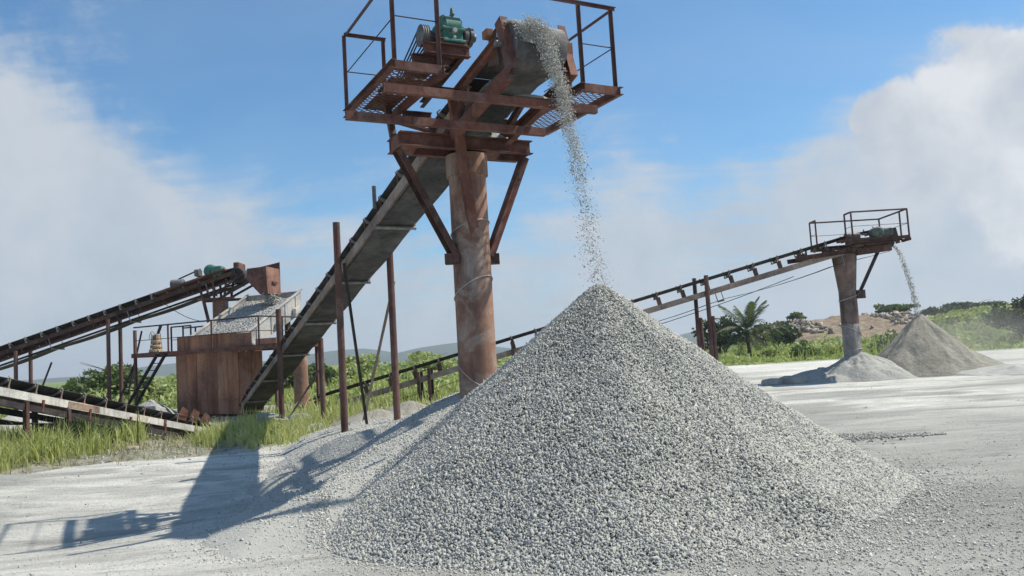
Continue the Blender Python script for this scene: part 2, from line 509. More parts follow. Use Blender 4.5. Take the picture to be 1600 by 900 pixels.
# ------------------------------------------------------------------ mesh helpers
class MB:
    def __init__(self):
        self.v = []; self.f = []

    def box(self, c, ax, ay, az):
        c = V(c); ax = V(ax); ay = V(ay); az = V(az); n = len(self.v)
        for sx in (-1, 1):
            for sy in (-1, 1):
                for sz in (-1, 1):
                    self.v.append(c + ax * sx + ay * sy + az * sz)
        for q in ((0, 1, 3, 2), (4, 6, 7, 5), (0, 4, 5, 1), (2, 3, 7, 6), (0, 2, 6, 4), (1, 5, 7, 3)):
            self.f.append([n + i for i in q])
        return self

    def bar(self, p, q, w, h, up=(0, 0, 1), off=(0, 0)):
        p = V(p); q = V(q); d = (q - p); L = d.length; d.normalize()
        up = V(up); sd = d.cross(up)
        if sd.length < 1e-4:
            sd = d.cross(V((1, 0, 0)))
        sd.normalize(); u2 = sd.cross(d).normalized()
        c = (p + q) / 2 + sd * off[0] + u2 * off[1]
        return self.box(c, d * (L / 2), sd * (w / 2), u2 * (h / 2))

    def channel(self, p, q, h, b, t=.012, up=(0, 0, 1), flip=1):
        """C section: web in the plane of 'up', flanges to the side (flip)."""
        self.bar(p, q, t, h, up, (0, 0))
        for s in (-1, 1):
            self.bar(p, q, b - t, t, up, (flip * (b / 2), s * (h - t) / 2))
        return self

    def ibeam(self, p, q, h, b, t=.012, up=(0, 0, 1)):
        self.bar(p, q, t, h - 2 * t, up)
        for s in (-1, 1):
            self.bar(p, q, b, t, up, (0, s * (h - t) / 2))
        return self

    def angle(self, p, q, a, t=.008, up=(0, 0, 1), fx=1, fy=1):
        self.bar(p, q, t, a, up, (0, 0))
        self.bar(p, q, a - t, t, up, (fx * a / 2, fy * (a - t) / 2))
        return self

    def tube(self, p, q, r, n=10, r2=None, caps=True):
        p = V(p); q = V(q); d = (q - p).normalized()
        a = d.cross(V((0, 0, 1)))
        if a.length < 1e-3:
            a = d.cross(V((1, 0, 0)))
        a.normalize(); b = d.cross(a)
        r2 = r if r2 is None else r2
        k = len(self.v)
        for (c, rr) in ((p, r), (q, r2)):
            for i in range(n):
                t = 2 * math.pi * i / n
                self.v.append(c + (a * math.cos(t) + b * math.sin(t)) * rr)
        for i in range(n):
            j = (i + 1) % n
            self.f.append([k + i, k + j, k + n + j, k + n + i])
        if caps:
            self.f.append([k + n - 1 - i for i in range(n)])
            self.f.append([k + n + i for i in range(n)])
        return self

    def path(self, pts, r, n=6):
        for a, b in zip(pts[:-1], pts[1:]):
            self.tube(a, b, r, n)
        return self

    def lathe(self, o, axis, prof, n=16):
        """prof: list of (distance along the axis, radius)"""
        o = V(o); d = V(axis).normalized()
        a = d.cross(V((0, 0, 1)))
        if a.length < 1e-3:
            a = d.cross(V((1, 0, 0)))
        a.normalize(); b = d.cross(a); k = len(self.v)
        for (t, r) in prof:
            for i in range(n):
                th = 2 * math.pi * i / n
                self.v.append(o + d * t + (a * math.cos(th) + b * math.sin(th)) * r)
        for j in range(len(prof) - 1):
            for i in range(n):
                i2 = (i + 1) % n
                self.f.append([k + j * n + i, k + j * n + i2, k + (j + 1) * n + i2, k + (j + 1) * n + i])
        self.f.append([k + n - 1 - i for i in range(n)])
        self.f.append([k + (len(prof) - 1) * n + i for i in range(n)])
        return self

    def prism(self, poly, ext):
        """poly: list of 3-D points (planar), ext: extrusion vector"""
        k = len(self.v); n = len(poly); ext = V(ext)
        for p in poly:
            self.v.append(V(p))
        for p in poly:
            self.v.append(V(p) + ext)
        self.f.append([k + n - 1 - i for i in range(n)])
        self.f.append([k + n + i for i in range(n)])
        for i in range(n):
            j = (i + 1) % n
            self.f.append([k + i, k + j, k + n + j, k + n + i])
        return self

    def strip(self, rows):
        k = len(self.v); m = len(rows[0])
        for r in rows:
            for p in r:
                self.v.append(V(p))
        for i in range(len(rows) - 1):
            for j in range(m - 1):
                a = k + i * m + j
                self.f.append([a, a + 1, a + m + 1, a + m])
        return self

    def mesh(self, name, mat, org=(0, 0, 0), smooth=False):
        me = bpy.data.meshes.new(name)
        o = V(org)
        me.from_pydata([tuple(p - o) for p in self.v], [], self.f)
        me.materials.append(MATS[mat])
        if smooth:
            me.shade_smooth()
            try:
                me.set_sharp_from_angle(angle=R(40))
            except Exception:
                pass
        me.update()
        return me

    def build(self, name, mat, parent=None, smooth=False, bevel=0, kind=None, label=None):
        org = V(parent['org']) if parent is not None else V((0, 0, 0))
        me = self.mesh(name, mat, org, smooth)
        o = bpy.data.objects.new(name, me)
        COL.objects.link(o)
        if parent is not None:
            o.parent = parent
            o['org'] = list(org)
        else:
            o['org'] = [0.0, 0.0, 0.0]
        if kind:
            o['kind'] = kind
        if label:
            o['label'] = label
        if bevel:
            mod = o.modifiers.new('bevel', 'BEVEL')
            mod.width = bevel; mod.segments = 2; mod.limit_method = 'ANGLE'
        return o


def thing(name, label, cat, loc, group=None):
    o = bpy.data.objects.new(name, None)
    o.empty_display_size = .3
    COL.objects.link(o)
    o.location = loc
    o['label'] = label; o['category'] = cat; o['org'] = list(loc)
    if group:
        o['group'] = group
    return o


def tag(o, label=None, cat=None, group=None, kind=None):
    if label is not None: o['label'] = label
    if cat: o['category'] = cat
    if group: o['group'] = group
    if kind: o['kind'] = kind
    return o


def inst(name, me, parent, M):
    """an object sharing mesh data, placed by a world matrix under a thing whose frame is a pure translation"""
    o = bpy.data.objects.new(name, me)
    COL.objects.link(o)
    o.parent = parent
    org = V(parent['org'])
    o.matrix_local = Matrix.Translation(-org) @ M
    o['org'] = list(org)
    return o


def frame(o, x, y, z):
    return Matrix(((x[0], y[0], z[0], o[0]), (x[1], y[1], z[1], o[1]), (x[2], y[2], z[2], o[2]), (0, 0, 0, 1)))


def np_mesh(name, verts, faces, mat, parent=None, tone=None, smooth=False, loc=None):
    """verts (N,3), faces (M,4 or 3) ints; tone per vertex"""
    verts = np.asarray(verts, np.float32); faces = np.asarray(faces, np.int32)
    org = np.array(parent['org'] if parent is not None else (loc if loc is not None else (0, 0, 0)), np.float32)
    me = bpy.data.meshes.new(name)
    me.vertices.add(len(verts)); me.vertices.foreach_set('co', (verts - org).ravel())
    k = faces.shape[1]
    me.loops.add(faces.size); me.loops.foreach_set('vertex_index', faces.ravel())
    me.polygons.add(len(faces))
    me.polygons.foreach_set('loop_start', np.arange(0, faces.size, k, dtype=np.int32))
    me.polygons.foreach_set('loop_total', np.full(len(faces), k, np.int32))
    if smooth:
        me.polygons.foreach_set('use_smooth', np.ones(len(faces), bool))
    if tone is not None:
        at = me.attributes.new('tone', 'FLOAT', 'POINT')
        at.data.foreach_set('value', np.asarray(tone, np.float32))
    me.materials.append(MATS[mat])
    me.update(calc_edges=True)
    me.validate()
    o = bpy.data.objects.new(name, me)
    COL.objects.link(o)
    if parent is not None:
        o.parent = parent
    elif loc is not None:
        o.location = loc
    o['org'] = [float(q) for q in org]
    return o


CUBE_V = np.array([[-1, -1, -1], [-1, -1, 1], [-1, 1, -1], [-1, 1, 1], [1, -1, -1], [1, -1, 1], [1, 1, -1], [1, 1, 1]], float)
CUBE_F = np.array([[0, 1, 3, 2], [4, 6, 7, 5], [0, 4, 5, 1], [2, 3, 7, 6], [0, 2, 6, 4], [1, 5, 7, 3]])


def rand_rot(n, rg):
    q = rg.normal(size=(n, 4)); q /= np.linalg.norm(q, axis=1)[:, None]
    w, x, y, z = q.T
    return np.stack([np.stack([1 - 2 * (y * y + z * z), 2 * (x * y - z * w), 2 * (x * z + y * w)], 1),
                     np.stack([2 * (x * y + z * w), 1 - 2 * (x * x + z * z), 2 * (y * z - x * w)], 1),
                     np.stack([2 * (x * z - y * w), 2 * (y * z + x * w), 1 - 2 * (x * x + y * y)], 1)], 1)


OCT_V = np.array([[1, 0, 0], [-1, 0, 0], [0, 1, 0], [0, -1, 0], [0, 0, 1], [0, 0, -1]], float) * 1.25
OCT_F = np.array([[0, 2, 4], [2, 1, 4], [1, 3, 4], [3, 0, 4], [2, 0, 5], [1, 2, 5], [3, 1, 5], [0, 3, 5]])


def chips8(name, pts, size, mat, parent=None, seed=1, asp=(1.1, .7, .5), loc=None, tone_bias=0.0, spread=.24):
    """the same as stones() with eight-faced chips, for the thickest layers"""
    rg = np.random.default_rng(seed); n = len(pts)
    base = OCT_V[None] + rg.uniform(-.42, .42, (n, 6, 3))
    base = base * (np.array(asp) * rg.uniform(.8, 1.2, (n, 3)))[:, None, :] * (np.asarray(size) * .5)[:, None, None]
    P = np.einsum('nij,nkj->nki', rand_rot(n, rg), base) + np.asarray(pts)[:, None, :]
    F = (OCT_F[None] + (np.arange(n) * 6)[:, None, None]).reshape(-1, 3)
    tone = np.repeat(np.clip(rg.normal(.5, spread, n) + tone_bias, 0, 1), 6)
    o = np_mesh(name, P.reshape(-1, 3), F, mat, parent, tone, loc=loc)
    o['kind'] = 'stuff'
    return o


def stones(name, pts, size, mat, parent=None, seed=1, asp=(1, .62, .36), loc=None, tone_bias=0.0):
    rg = np.random.default_rng(seed); n = len(pts)
    base = CUBE_V[None] * (1 + rg.uniform(-.42, .12, (n, 8, 3)))
    base = base * (np.array(asp) * rg.uniform(.75, 1.25, (n, 3)))[:, None, :]
    base *= (np.asarray(size) * .5)[:, None, None]
    P = np.einsum('nij,nkj->nki', rand_rot(n, rg), base) + np.asarray(pts)[:, None, :]
    F = (CUBE_F[None] + (np.arange(n) * 8)[:, None, None]).reshape(-1, 4)
    tone = np.repeat(np.clip(rg.normal(.5, .24, n) + tone_bias, 0, 1), 8)
    o = np_mesh(name, P.reshape(-1, 3), F, mat, parent, tone, loc=loc)
    o['kind'] = 'stuff'
    return o


# ------------------------------------------------------------------ terrain
PILE_C = (0.95, 8.75); PILE_R = 3.25; PILE_H = 2.36
PLANT_O = np.array([-8.74, 27.5]); PA = np.array([-.91, .414]); PB = np.array([.414, .91])


def field_mask(x, y):
    """1 where the green field is"""
    yb = np.interp(x, [-60, -30, -14, -9, -5, 0, 6, 12, 30, 60], [34, 34, 36, 34, 31, 31, 44, 53, 55, 50])
    return sstep(-1.5, 1.5, y - yb + 4 * fbm(np.asarray(x) * .25, np.asarray(y) * .25, 3))


def soil_mask(x, y):
    x = np.asarray(x, float); y = np.asarray(y, float)
    edge = np.interp(x, [-40, -14, -9.3, -8.9, -8.3, -6.5, -5.0, -4.5], [12.6, 13.0, 13.9, 14.6, 15.2, 15.6, 16.4, 18.0])
    m = sstep(-.6, .9, y - edge) * sstep(-3.4, -5.0, x - .0 * y) * sstep(30, 22, y)
    m2 = sstep(22, 27, y) * sstep(4, -3, x)
    return np.clip(m + .75 * m2, 0, 1) * (1 - field_mask(x, y))


def grit_mask(x, y):
    """fine gravel trodden into the dust round the heap, most of it to the right and in front"""
    x = np.asarray(x, float); y = np.asarray(y, float)
    d = np.hypot((x - 1.6) / 1.25, y - 8.4)
    m = sstep(6.0, 3.2, d) * sstep(-3.2, -.5, x)
    m2 = sstep(2, 4.5, x) * sstep(19, 12, y) * .95
    m3 = .85 * sstep(-.05, .16, fbm(x * .22 + 3, y * .8 + 1, 4)) * sstep(70, 25, y)
    m4 = .55 * sstep(.0, .15, fbm(x * 1.1, y * 2.4 + 7, 3)) * sstep(40, 12, y)
    pale = 1 - .9 * np.exp(-((x + 4.0) / 3.2) ** 2 - ((y - 7.2) / 2.0) ** 2)
    m3, m4 = m3 * pale, m4 * pale
    return np.clip(np.maximum(np.maximum(m, m2) * (.75 + .9 * fbm(x * .5, y * .9, 4)), np.maximum(m3, m4)), 0, 1)


def ground_z(x, y):
    x = np.asarray(x, float); y = np.asarray(y, float)
    z = -.2 * np.exp(-(((x + 5.8) / 2.4) ** 2 + ((y - 9.8) / 3.0) ** 2))
    z = z - .42 * np.exp(-(((x + 9.2) / 1.6) ** 2 + ((y - 23.6) / 2.6) ** 2))
    near = sstep(90, 40, np.hypot(x, y))
    z = z + near * (.05 * fbm(x * .5, y * .9, 3) + .022 * fbm(x * 2.3, y * 3.1, 3))
    # wheel ruts that run across the yard
    z = z + near * .018 * np.sin((y + .18 * x) * 5.2 + 3 * fbm(x * .3, y * .3, 2)) * sstep(.05, .2, fbm(x * .2 + 9, y * .35, 2) + .1)
    for (ox, sl, per) in ((11.5, -.16, 0), (15.5, .05, 1), (20, .12, 2), (26, -.05, 3), (34, .08, 4)):
        for w_ in (-.85, .85):
            dl = y - ox - sl * x - w_ - .5 * np.sin(x * .22 + per)
            z = z - near * .03 * np.exp(-(dl / .16) ** 2) + near * .018 * np.exp(-((np.abs(dl) - .28) / .1) ** 2)
    z = z + .25 * soil_mask(x, y) * (fbm(x * .8, y * .8, 3) + .15)
    # the right bank and the far field
    bank = sstep(.46, .62, x / np.maximum(y, 1.0)) * sstep(54, 78, y)
    z = z + 2.3 * bank + sstep(70, 130, y) * 1.2 * (fbm(x * .02, y * .02, 3) + .1)
    return z


def axis(lo, hi, d0, d1, step, far):
    a = list(np.arange(d0, d1 + 1e-6, step))
    s = step; t = a[-1]
    while t < hi:
        s *= 1.16; t += s; a.append(min(t, hi))
    s = step; t = a[0]; b = []
    while t > lo:
        s *= 1.16; t -= s; b.append(max(t, lo))
    return np.array(b[::-1] + a)


gx = axis(-3500, 3500, -13, 12, .1, 0)
gy = axis(-60, 4500, 4, 26, .1, 0)
GX, GY = np.meshgrid(gx, gy, indexing='ij')
GZ = ground_z(GX, GY)
nx, ny = GX.shape
idx = np.arange(nx * ny).reshape(nx, ny)
faces = np.stack([idx[:-1, :-1], idx[1:, :-1], idx[1:, 1:], idx[:-1, 1:]], -1).reshape(-1, 4)
ground = np_mesh('ground', np.stack([GX, GY, GZ], -1).reshape(-1, 3), faces, 'dusty_ground', smooth=True)
for nm, arr in (('soil', soil_mask(GX, GY)), ('grit', grit_mask(GX, GY)), ('field', field_mask(GX, GY))):
    a = ground.data.attributes.new(nm, 'FLOAT', 'POINT')
    a.data.foreach_set('value', arr.ravel().astype(np.float32))
tag(ground, 'pale dusty quarry yard with green field behind', kind='structure')


# hills: blue through the air between
def hills(name, y0, x0, x1, prof, depth, seed):
    xs = np.linspace(x0, x1, 160); ts = np.linspace(-1, 1, 13)
    X, T = np.meshgrid(xs, ts, indexing='ij')
    hh = np.interp(X, [p[0] for p in prof], [p[1] for p in prof])
    Z = hh * (1 - T ** 2) * (1 + .35 * fbm(X * .006 + seed, T * 1.6 + seed, 4)) - 1.5
    Y = y0 + T * depth
    i = np.arange(X.size).reshape(X.shape)
    F = np.stack([i[:-1, :-1], i[1:, :-1], i[1:, 1:], i[:-1, 1:]], -1).reshape(-1, 4)
    o = np_mesh(name, np.stack([X, Y, Z], -1).reshape(-1, 3), F, 'hill', smooth=True)
    o['kind'] = 'structure'
    return o


def at(px, py, Y):
    d = px_dir(px, py)
    return V((0, 0, EYE)) + d * (Y / d.y)


def hill_profile(Y, pts):
    out = []
    for (px, py) in pts:
        p = at(px, py, Y)
        out.append((p.x, max(p.z + 1.5, 3)))
    return out


HP = [(-300, 600), (-60, 596), (60, 594), (120, 588), (180, 590), (240, 573), (290, 566), (380, 574), (450, 560), (530, 548), (570, 546), (620, 553),
      (660, 544), (720, 536), (770, 541), (860, 550), (960, 545), (1040, 536), (1080, 517), (1120, 523), (1200, 528), (1400, 516), (1700, 500), (1900, 489)]
hills('hills', 1700, at(-300, 560, 1700).x, at(1900, 560, 1700).x, hill_profile(1700, HP), 300, 3.1)


# ================================================================== LARGE STRUCTURE: the stacker in front
YAW = R(27.7)
SU = V((-math.sin(YAW), math.cos(YAW), 0)); SV = V((math.cos(YAW), math.sin(YAW), 0)); SB = V((-1.229, 9.303, 0))
ZZ = V((0, 0, 1))


def M(w, s, z):
    return SB + SV * w + SU * s + ZZ * z


def zl(s):
    return 4.885 - .243 * s


SL = V((SU.x, SU.y, -.243)).normalized()          # down along the belt, towards the tail
SN = SV.cross(SL).normalized()
if SN.z < 0:
    SN = -SN
DK = 5.17                                           # deck height


def idler_mesh(width, mat_b='rust_dark', hook=.13):
    """troughing set across x from 0..width, y along the belt, z up; origin at the left stringer top"""
    mb = MB()
    mb.bar((0, 0, .02), (width, 0, .02), .05, .04)
    for sx, x in ((1, .015), (-1, width - .015)):
        mb.bar((x, 0, .03), (x - sx * .02, 0, hook + .06), .035, .012, (1, 0, 0))
        mb.bar((x - sx * .02, 0, hook + .06), (x + sx * .03, 0, hook + .1), .035, .012, (1, 0, 0))
    for x in (width * .33, width * .67):
        mb.bar((x, 0, .03), (x, 0, .09), .03, .012, (1, 0, 0))
    return mb


def idler_rollers(width, r=.035, lift=.1):
    mb = MB()
    mb.tube((width * .34, 0, .075), (width * .66, 0, .075), r, 8)
    mb.tube((width * .32, .01, .08), (.02, .01, .08 + lift), r, 8)
    mb.tube((width * .68, .01, .08), (width - .02, .01, .08 + lift), r, 8)
    return mb


class Conveyor:
    """frame along the belt; P0 tail, P1 head: points on the middle of the stringer tops"""

    def __init__(self, root, P0, P1, width, stringer=(.16, .06), belt_w=None, spacing=.9, mats=None, idler_off=0.0,
                 ret_every=3, sag=.03, ret_drop=.22, drum_r=.16, hook=.13, head_drum=True, lift=.125):
        mats = mats or {}
        P0 = V(P0); P1 = V(P1)
        self.d = d = (P1 - P0).normalized(); self.L = (P1 - P0).length; self.P0 = P0
        self.n = n = d.cross(ZZ).normalized()        # to the right when looking towards the head
        self.up = up = n.cross(d).normalized()
        self.w = width
        h, b = stringer
        mst = mats.get('stringer', 'rust')
        pt = self.pt
        self.stringers = []
        for s in (-1, 1):
            mb = MB().channel(pt(0, s * width / 2, -h / 2), pt(self.L, s * width / 2, -h / 2), h, b, .012, up, -s)
            self.stringers.append(mb.build('stringer', mats.get('stringer_l', mst) if s == -1 else mst, root))
        # cross ties
        k = 1.0
        while k < self.L - .5:
            MB().bar(pt(k, -width / 2 + .03, -h + .03), pt(k, width / 2 - .03, -h + .03), .05, .05, up).build('cross_tie', mats.get('tie', 'rust_dark'), root)
            k += spacing * 2
        bw = belt_w or width * .8
        # carrying run: trough section
        rows = []
        nseg = max(8, int(self.L / .5))
        for i in range(nseg + 1):
            t = self.L * i / nseg
            f = min(1, (self.L - t) / 1.2, t / 1.0); f = max(f, 0)
            rows.append([pt(t, -bw / 2, lift + .1 * f), pt(t, -bw * .2, lift), pt(t, bw * .2, lift), pt(t, bw / 2, lift + .1 * f)])
        under = [[p - up * .014 for p in r] for r in rows]
        mb = MB()
        mb.strip([r for r in rows]); mb.strip([list(reversed(r)) for r in under])
        for j in (0, 3):
            mb.strip([[a[j], b[j]] if j else [b[j], a[j]] for a, b in zip(rows, under)])
        self.belt = mb.build('belt', mats.get('belt', 'rubber'), root, smooth=True)
        # return run sagging between its rollers
        rr = []; step = spacing * ret_every; nret = int(self.L / step)
        offs = (self.L - nret * step) / 2
        N = max(30, nret * 8)
        for i in range(N + 1):
            t = self.L * i / N
            ph = ((t - offs) / step) % 1.0
            s_ = 4 * ph * (1 - ph) * sag
            rr.append([pt(t, -bw / 2, -ret_drop - s_), pt(t, bw / 2, -ret_drop - s_)])
        mb = MB().strip([list(reversed(r)) for r in rr]).strip([[p + up * .014 for p in r] for r in rr])
        for j in (0, 1):
            mb.strip([[r[j], r[j] + up * .014] if j else [r[j] + up * .014, r[j]] for r in rr])
        # dark wear bands: two thin raised edge strips on the return side
        mb.build('return_belt', mats.get('return', mats.get('belt', 'rubber')), root, smooth=True)
        # idlers
        me_b = idler_mesh(width, hook=hook).mesh('idler', mats.get('idler', 'rust_dark'))
        me_r = idler_rollers(width).mesh('roller', 'roller_steel', smooth=True)
        t = idler_off + spacing * .5
        while t < self.L - .35:
            Mx = frame(pt(t, -width / 2, lift - .125), n, d, up)
            if lift > .2:
                for s in (1,):
                    MB().bar(pt(t, s * (width / 2 - .03), -.01), pt(t, s * (width / 2 - .03), lift - .08), .15, .05, n).build('idler_stool', 'rust_dark', root)
            o = inst('idler', me_b, root, Mx)
            q = bpy.data.objects.new('roller', me_r); COL.objects.link(q); q.parent = o
            t += spacing
        # return rollers
        for i in range(nret + 1):
            t = offs + i * step
            if t < .3 or t > self.L - .3:
                continue
            mb = MB().tube(pt(t, -bw / 2 - .05, -ret_drop - .045), pt(t, bw / 2 + .05, -ret_drop - .045), .032, 10)
            mb.tube(pt(t, -width / 2 - .04, -ret_drop - .045), pt(t, width / 2 + .04, -ret_drop - .045), .013, 6)
            for s in (-1, 1):
                mb.bar(pt(t, s * (width / 2 + .02), -ret_drop - .08), pt(t, s * (width / 2 + .02), -h + .02), .03, .012, n)
            mb.build('return_roller', mats.get('ret_roller', 'roller_steel'), root)
        # tail and head drums
        for k, (t, nm) in enumerate(((0, 'tail_drum'), (self.L, 'head_drum'))):
            if k == 1 and not head_drum:
                continue
            rr_ = (ret_drop + .1) / 2
            mid = -(ret_drop - .11) / 2 + 0.0
            a = pt(t, -bw / 2 - .02, mid); bb = pt(t, bw / 2 + .02, mid)
            mb = MB().lathe(a, n, [(0, rr_ - .02), (.02, rr_), (bw + .02, rr_), (bw + .04, rr_ - .02)], 18)
            mb.tube(pt(t, -width / 2 - .08, mid), pt(t, width / 2 + .08, mid), .03, 8)
            mb.build(nm, 'rubber', root, smooth=True)

    def pt(self, t, x, z):
        return self.P0 + self.d * t + self.n * x + self.up * z


def grating(parent, o, ex, ey, lx, ly, p=.085, q=.05, t=.011, hgt=.006, mat='rust', name='grating'):
    """expanded metal: crossing strands between o, o+ex*lx, o+ey*ly"""
    mb = MB(); o = V(o); ex = V(ex); ey = V(ey); up = ex.cross(ey)
    up = up if up.z > 0 else -up
    k = q / p if False else p / q
    for sgn in (1, -1):
        # lines: y = sgn*k2*x + c   strands run obliquely
        m = sgn * q / p * 1.4
        c = -abs(m) * lx - ly
        while c < ly + abs(m) * lx:
            pts = []
            for x in (0, lx):
                y = m * x + c
                if 0 <= y <= ly: pts.append((x, y))
            for y in (0, ly):
                x = (y - c) / m
                if 0 < x < lx: pts.append((x, y))
            if len(pts) >= 2:
                a, b = pts[0], pts[1]
                if math.hypot(a[0] - b[0], a[1] - b[1]) > .03:
                    zz = .004 if sgn > 0 else 0
                    mb.bar(o + ex * a[0] + ey * a[1] + up * zz, o + ex * b[0] + ey * b[1] + up * zz, t, hgt + zz, up)
            c += q * 2
    return mb.build(name, mat, parent)


def build_main_stacker():
    base = M(1.4, 1.16, 0)
    T = thing('belt_conveyor', 'tall rusty stacking conveyor on a thick pipe pillar, dropping grey chippings onto the big heap',
              'conveyor', (base.x, base.y, 0.0), 'belt conveyors of the crushing plant')
    # ---- pillar
    pz = 4.42
    mb = MB().lathe((base.x, base.y, -.1), ZZ, [(0, .262), (1.3, .262), (1.302, .268), (1.33, .268), (1.332, .262), (pz - .25, .258), (pz - .24, .29), (pz + .05, .29)], 40)
    pil = mb.build('pillar', 'pillar_steel', T, smooth=True)
    for z0, tilt in ((2.52, .16), (1.36, -.22), (3.35, .1)):
        pts = []
        for i in range(33):
            a = 2 * math.pi * i / 32
            pts.append(V((base.x + .268 * math.cos(a), base.y + .268 * math.sin(a), z0 + tilt * math.cos(a + .6))))
        MB().path(pts, .008, 5).build('strap', 'wire', pil)
    # dusty mound on the pillar head
    # ---- cross head beam and struts
    hz = 4.50
    mb = MB()
    mb.channel(M(.36, 1.0, hz), M(2.33, 1.0, hz), .19, .1, .014, ZZ, 1)
    mb.channel(M(.36, 1.36, hz), M(2.33, 1.36, hz), .19, .1, .014, ZZ, -1)
    for w in (.38, 2.31):
        mb.bar(M(w, 1.006, hz), M(w, 1.354, hz), .014, .186)
    mb.build('cross_head', 'rust', T)
    MB().channel(M(1.16, 1.13, 3.0), M(.42, 1.13, 4.4), .17, .09, .012, SU, 1).build('strut', 'rust_dark', T)
    MB().channel(M(1.62, 1.13, 2.98), M(2.26, 1.13, 4.4), .17, .09, .012, SU, -1).build('strut', 'rust', T)
    MB().channel(M(1.36, .92, 3.25), M(1.02, .62, 5.0), .13, .08, .012, SV, 1).build('strut', 'rust', T)
    for w, q in ((1.10, 1), (1.70, -1)):
        mb = MB().bar(M(w, 1.13, 2.86), M(w, 1.13, 3.0), .16, .2)
        mb.build('bracket', 'rust_dark', T)
    for w in (.46, 2.26):
        MB().channel(M(w, 1.4, hz + .05), M(w, 1.62, DK - .02), .09, .06, .01, SV, 1).build('stub_post', 'rust_dark', T)
    # ---- belt frame
    tail_s, head_s = 19.1, .3
    C = Conveyor(T, M(1.42, tail_s, zl(tail_s) + .25), M(1.42, head_s, zl(head_s) + .25), .68, (.17, .06), belt_w=.62, spacing=.93,
                 mats={'stringer': 'dusty_timber', 'belt': 'rubber', 'return': 'dusty_rubber', 'idler': 'rust_dark', 'tie': 'rust_dark',
                       'ret_roller': 'roller_steel'}, ret_every=3, sag=.06, ret_drop=.17, hook=.15, idler_off=.2, head_drum=False)
    # head frame: deep side plates, upright end channels and the raking legs
    for w, sd, mt in ((1.05, 1, 'rust'), (1.93, -1, 'rust')):
        MB().prism([M(w, -.36, 5.08), M(w, -.66, 5.0), M(w, -.6, 5.46), M(w, -.42, 5.42)], SV * .012 * sd).build('side_plate', 'rust_dark', T)
        MB().channel(M(w, -.68, 5.53), M(w, -.9, 4.84), .15, .1, .014, SU, sd).build('end_channel', mt, T)
        MB().channel(M(w, .6, zl(.6) + .30), M(w, -.62, zl(-.62) + .22), .13, .06, .01, ZZ, sd).build('head_stringer', 'rust', T)
        MB().channel(M(w, -.82, 4.84), M(w, .86, 4.56), .15, .09, .014, ZZ, sd).build('raking_leg', 'rust', T)
        MB().channel(M(w, .3, zl(.3) + .16), M(w, 1.1, 4.6), .1, .06, .01, SU, sd).build('leg_brace', 'rust_dark', T)
    # head drum with the belt round it
    dc = (-.78, 5.2); dr = .25
    mb = MB().lathe(M(1.13, dc[0], dc[1]), SV, [(0, dr - .03), (.01, dr), (.64, dr), (.65, dr - .03)], 28)
    mb.tube(M(.95, dc[0], dc[1]), M(1.95, dc[0], dc[1]), .04, 10)
    mb.build('head_drum', 'grey_iron', T, smooth=True)
    rows = []
    top0 = (.3, zl(.3) + .25 + .125)
    pr = [top0]
    for i in range(15):
        a = R(100) - R(190) * i / 14
        # from the top over the front to below; angle measured in the (-s, z) plane
        pr.append((dc[0] - (dr + .008) * math.cos(a), dc[1] + (dr + .008) * math.sin(a)))
    pr += [(-.1, zl(-.1) + .02), (.3, zl(.3) + .05), (.6, zl(.6) + .045)]
    for (s, z) in pr:
        rows.append([M(1.12, s, z), M(1.29, s, z), M(1.45, s, z), M(1.61, s, z), M(1.78, s, z)])
    mb = MB().strip(rows)
    bw = mb.build('belt_wrap', 'worn_belt', T, smooth=True)
    sol = bw.modifiers.new('thickness', 'SOLIDIFY'); sol.thickness = .014; sol.offset = 1
    # snub roller
    MB().tube(M(1.08, .05, zl(.05) - .03), M(1.83, .05, zl(.05) - .03), .05, 12).build('snub_roller', 'roller_steel', T, smooth=True)
    # ---- working platforms
    W, Lp, w1, w2 = 3.23, 2.07, .62, .57
    ch = .11
    for (wa, wb, side) in ((0, w1, -1), (W - w2, W, 1)):
        mb = MB()
        mb.channel(M(wa + .012, 0, DK - ch / 2), M(wb - .012, 0, DK - ch / 2), ch, .06, .01, ZZ, -1)
        mb.channel(M(wa, -.03, DK - ch / 2), M(wa, Lp, DK - ch / 2), ch, .06, .01, ZZ, -1)
        mb.channel(M(wb, -.03, DK - ch / 2), M(wb, Lp, DK - ch / 2), ch, .06, .01, ZZ, 1)
        pf = mb.build('platform', 'rust', T)
        grating(pf, M(wa + .02, .02, DK - .02), SV, SU, wb - wa - .04, Lp - .04)
        if side < 0:
            for (a0, a1, b0, b1) in ((.30, .6, .08, .55), (.16, .6, .62, 1.2), (.2, .6, 1.25, 1.95)):
                mb = MB().box(M((a0 + a1) / 2, (b0 + b1) / 2, DK + .012), SV * (a1 - a0) / 2, SU * (b1 - b0) / 2, ZZ * .004)
                mb.build('deck_plate', 'rust_dark', pf)
    for s, wa, wb, z in ((-.58, -.36, 2.45, 4.61), (.14, -.58, 2.1, 4.49)):
        MB().channel(M(wa, s, z), M(wb, s, z), .10, .07, .012, ZZ, -1).build('cross_beam', 'rust', T)
    for w0, w3 in ((.62, 1.05), (1.93, 2.66)):
        for s_ in (.45, 1.5):
            MB().channel(M(w0, s_, DK - .16), M(w3, s_, DK - .16), .09, .05, .01, ZZ, 1).build('platform_tie', 'rust_dark', T)
    # ---- railings
    HR = 1.10
    a_ = .045

    def post(w, s, name='rail_post', top=HR):
        MB().angle(M(w, s, DK - .1), M(w, s, DK + top), a_, .006, SU, 1, 1).build(name, 'rust_post', T)

    for (w, s) in ((0.02, .02), (w1 - .02, .02), (0.02, Lp - .02), (W - .02, .02), (W - w2 + .02, .02)):
        post(w, s)
    post(w1 - .02, Lp - .02)

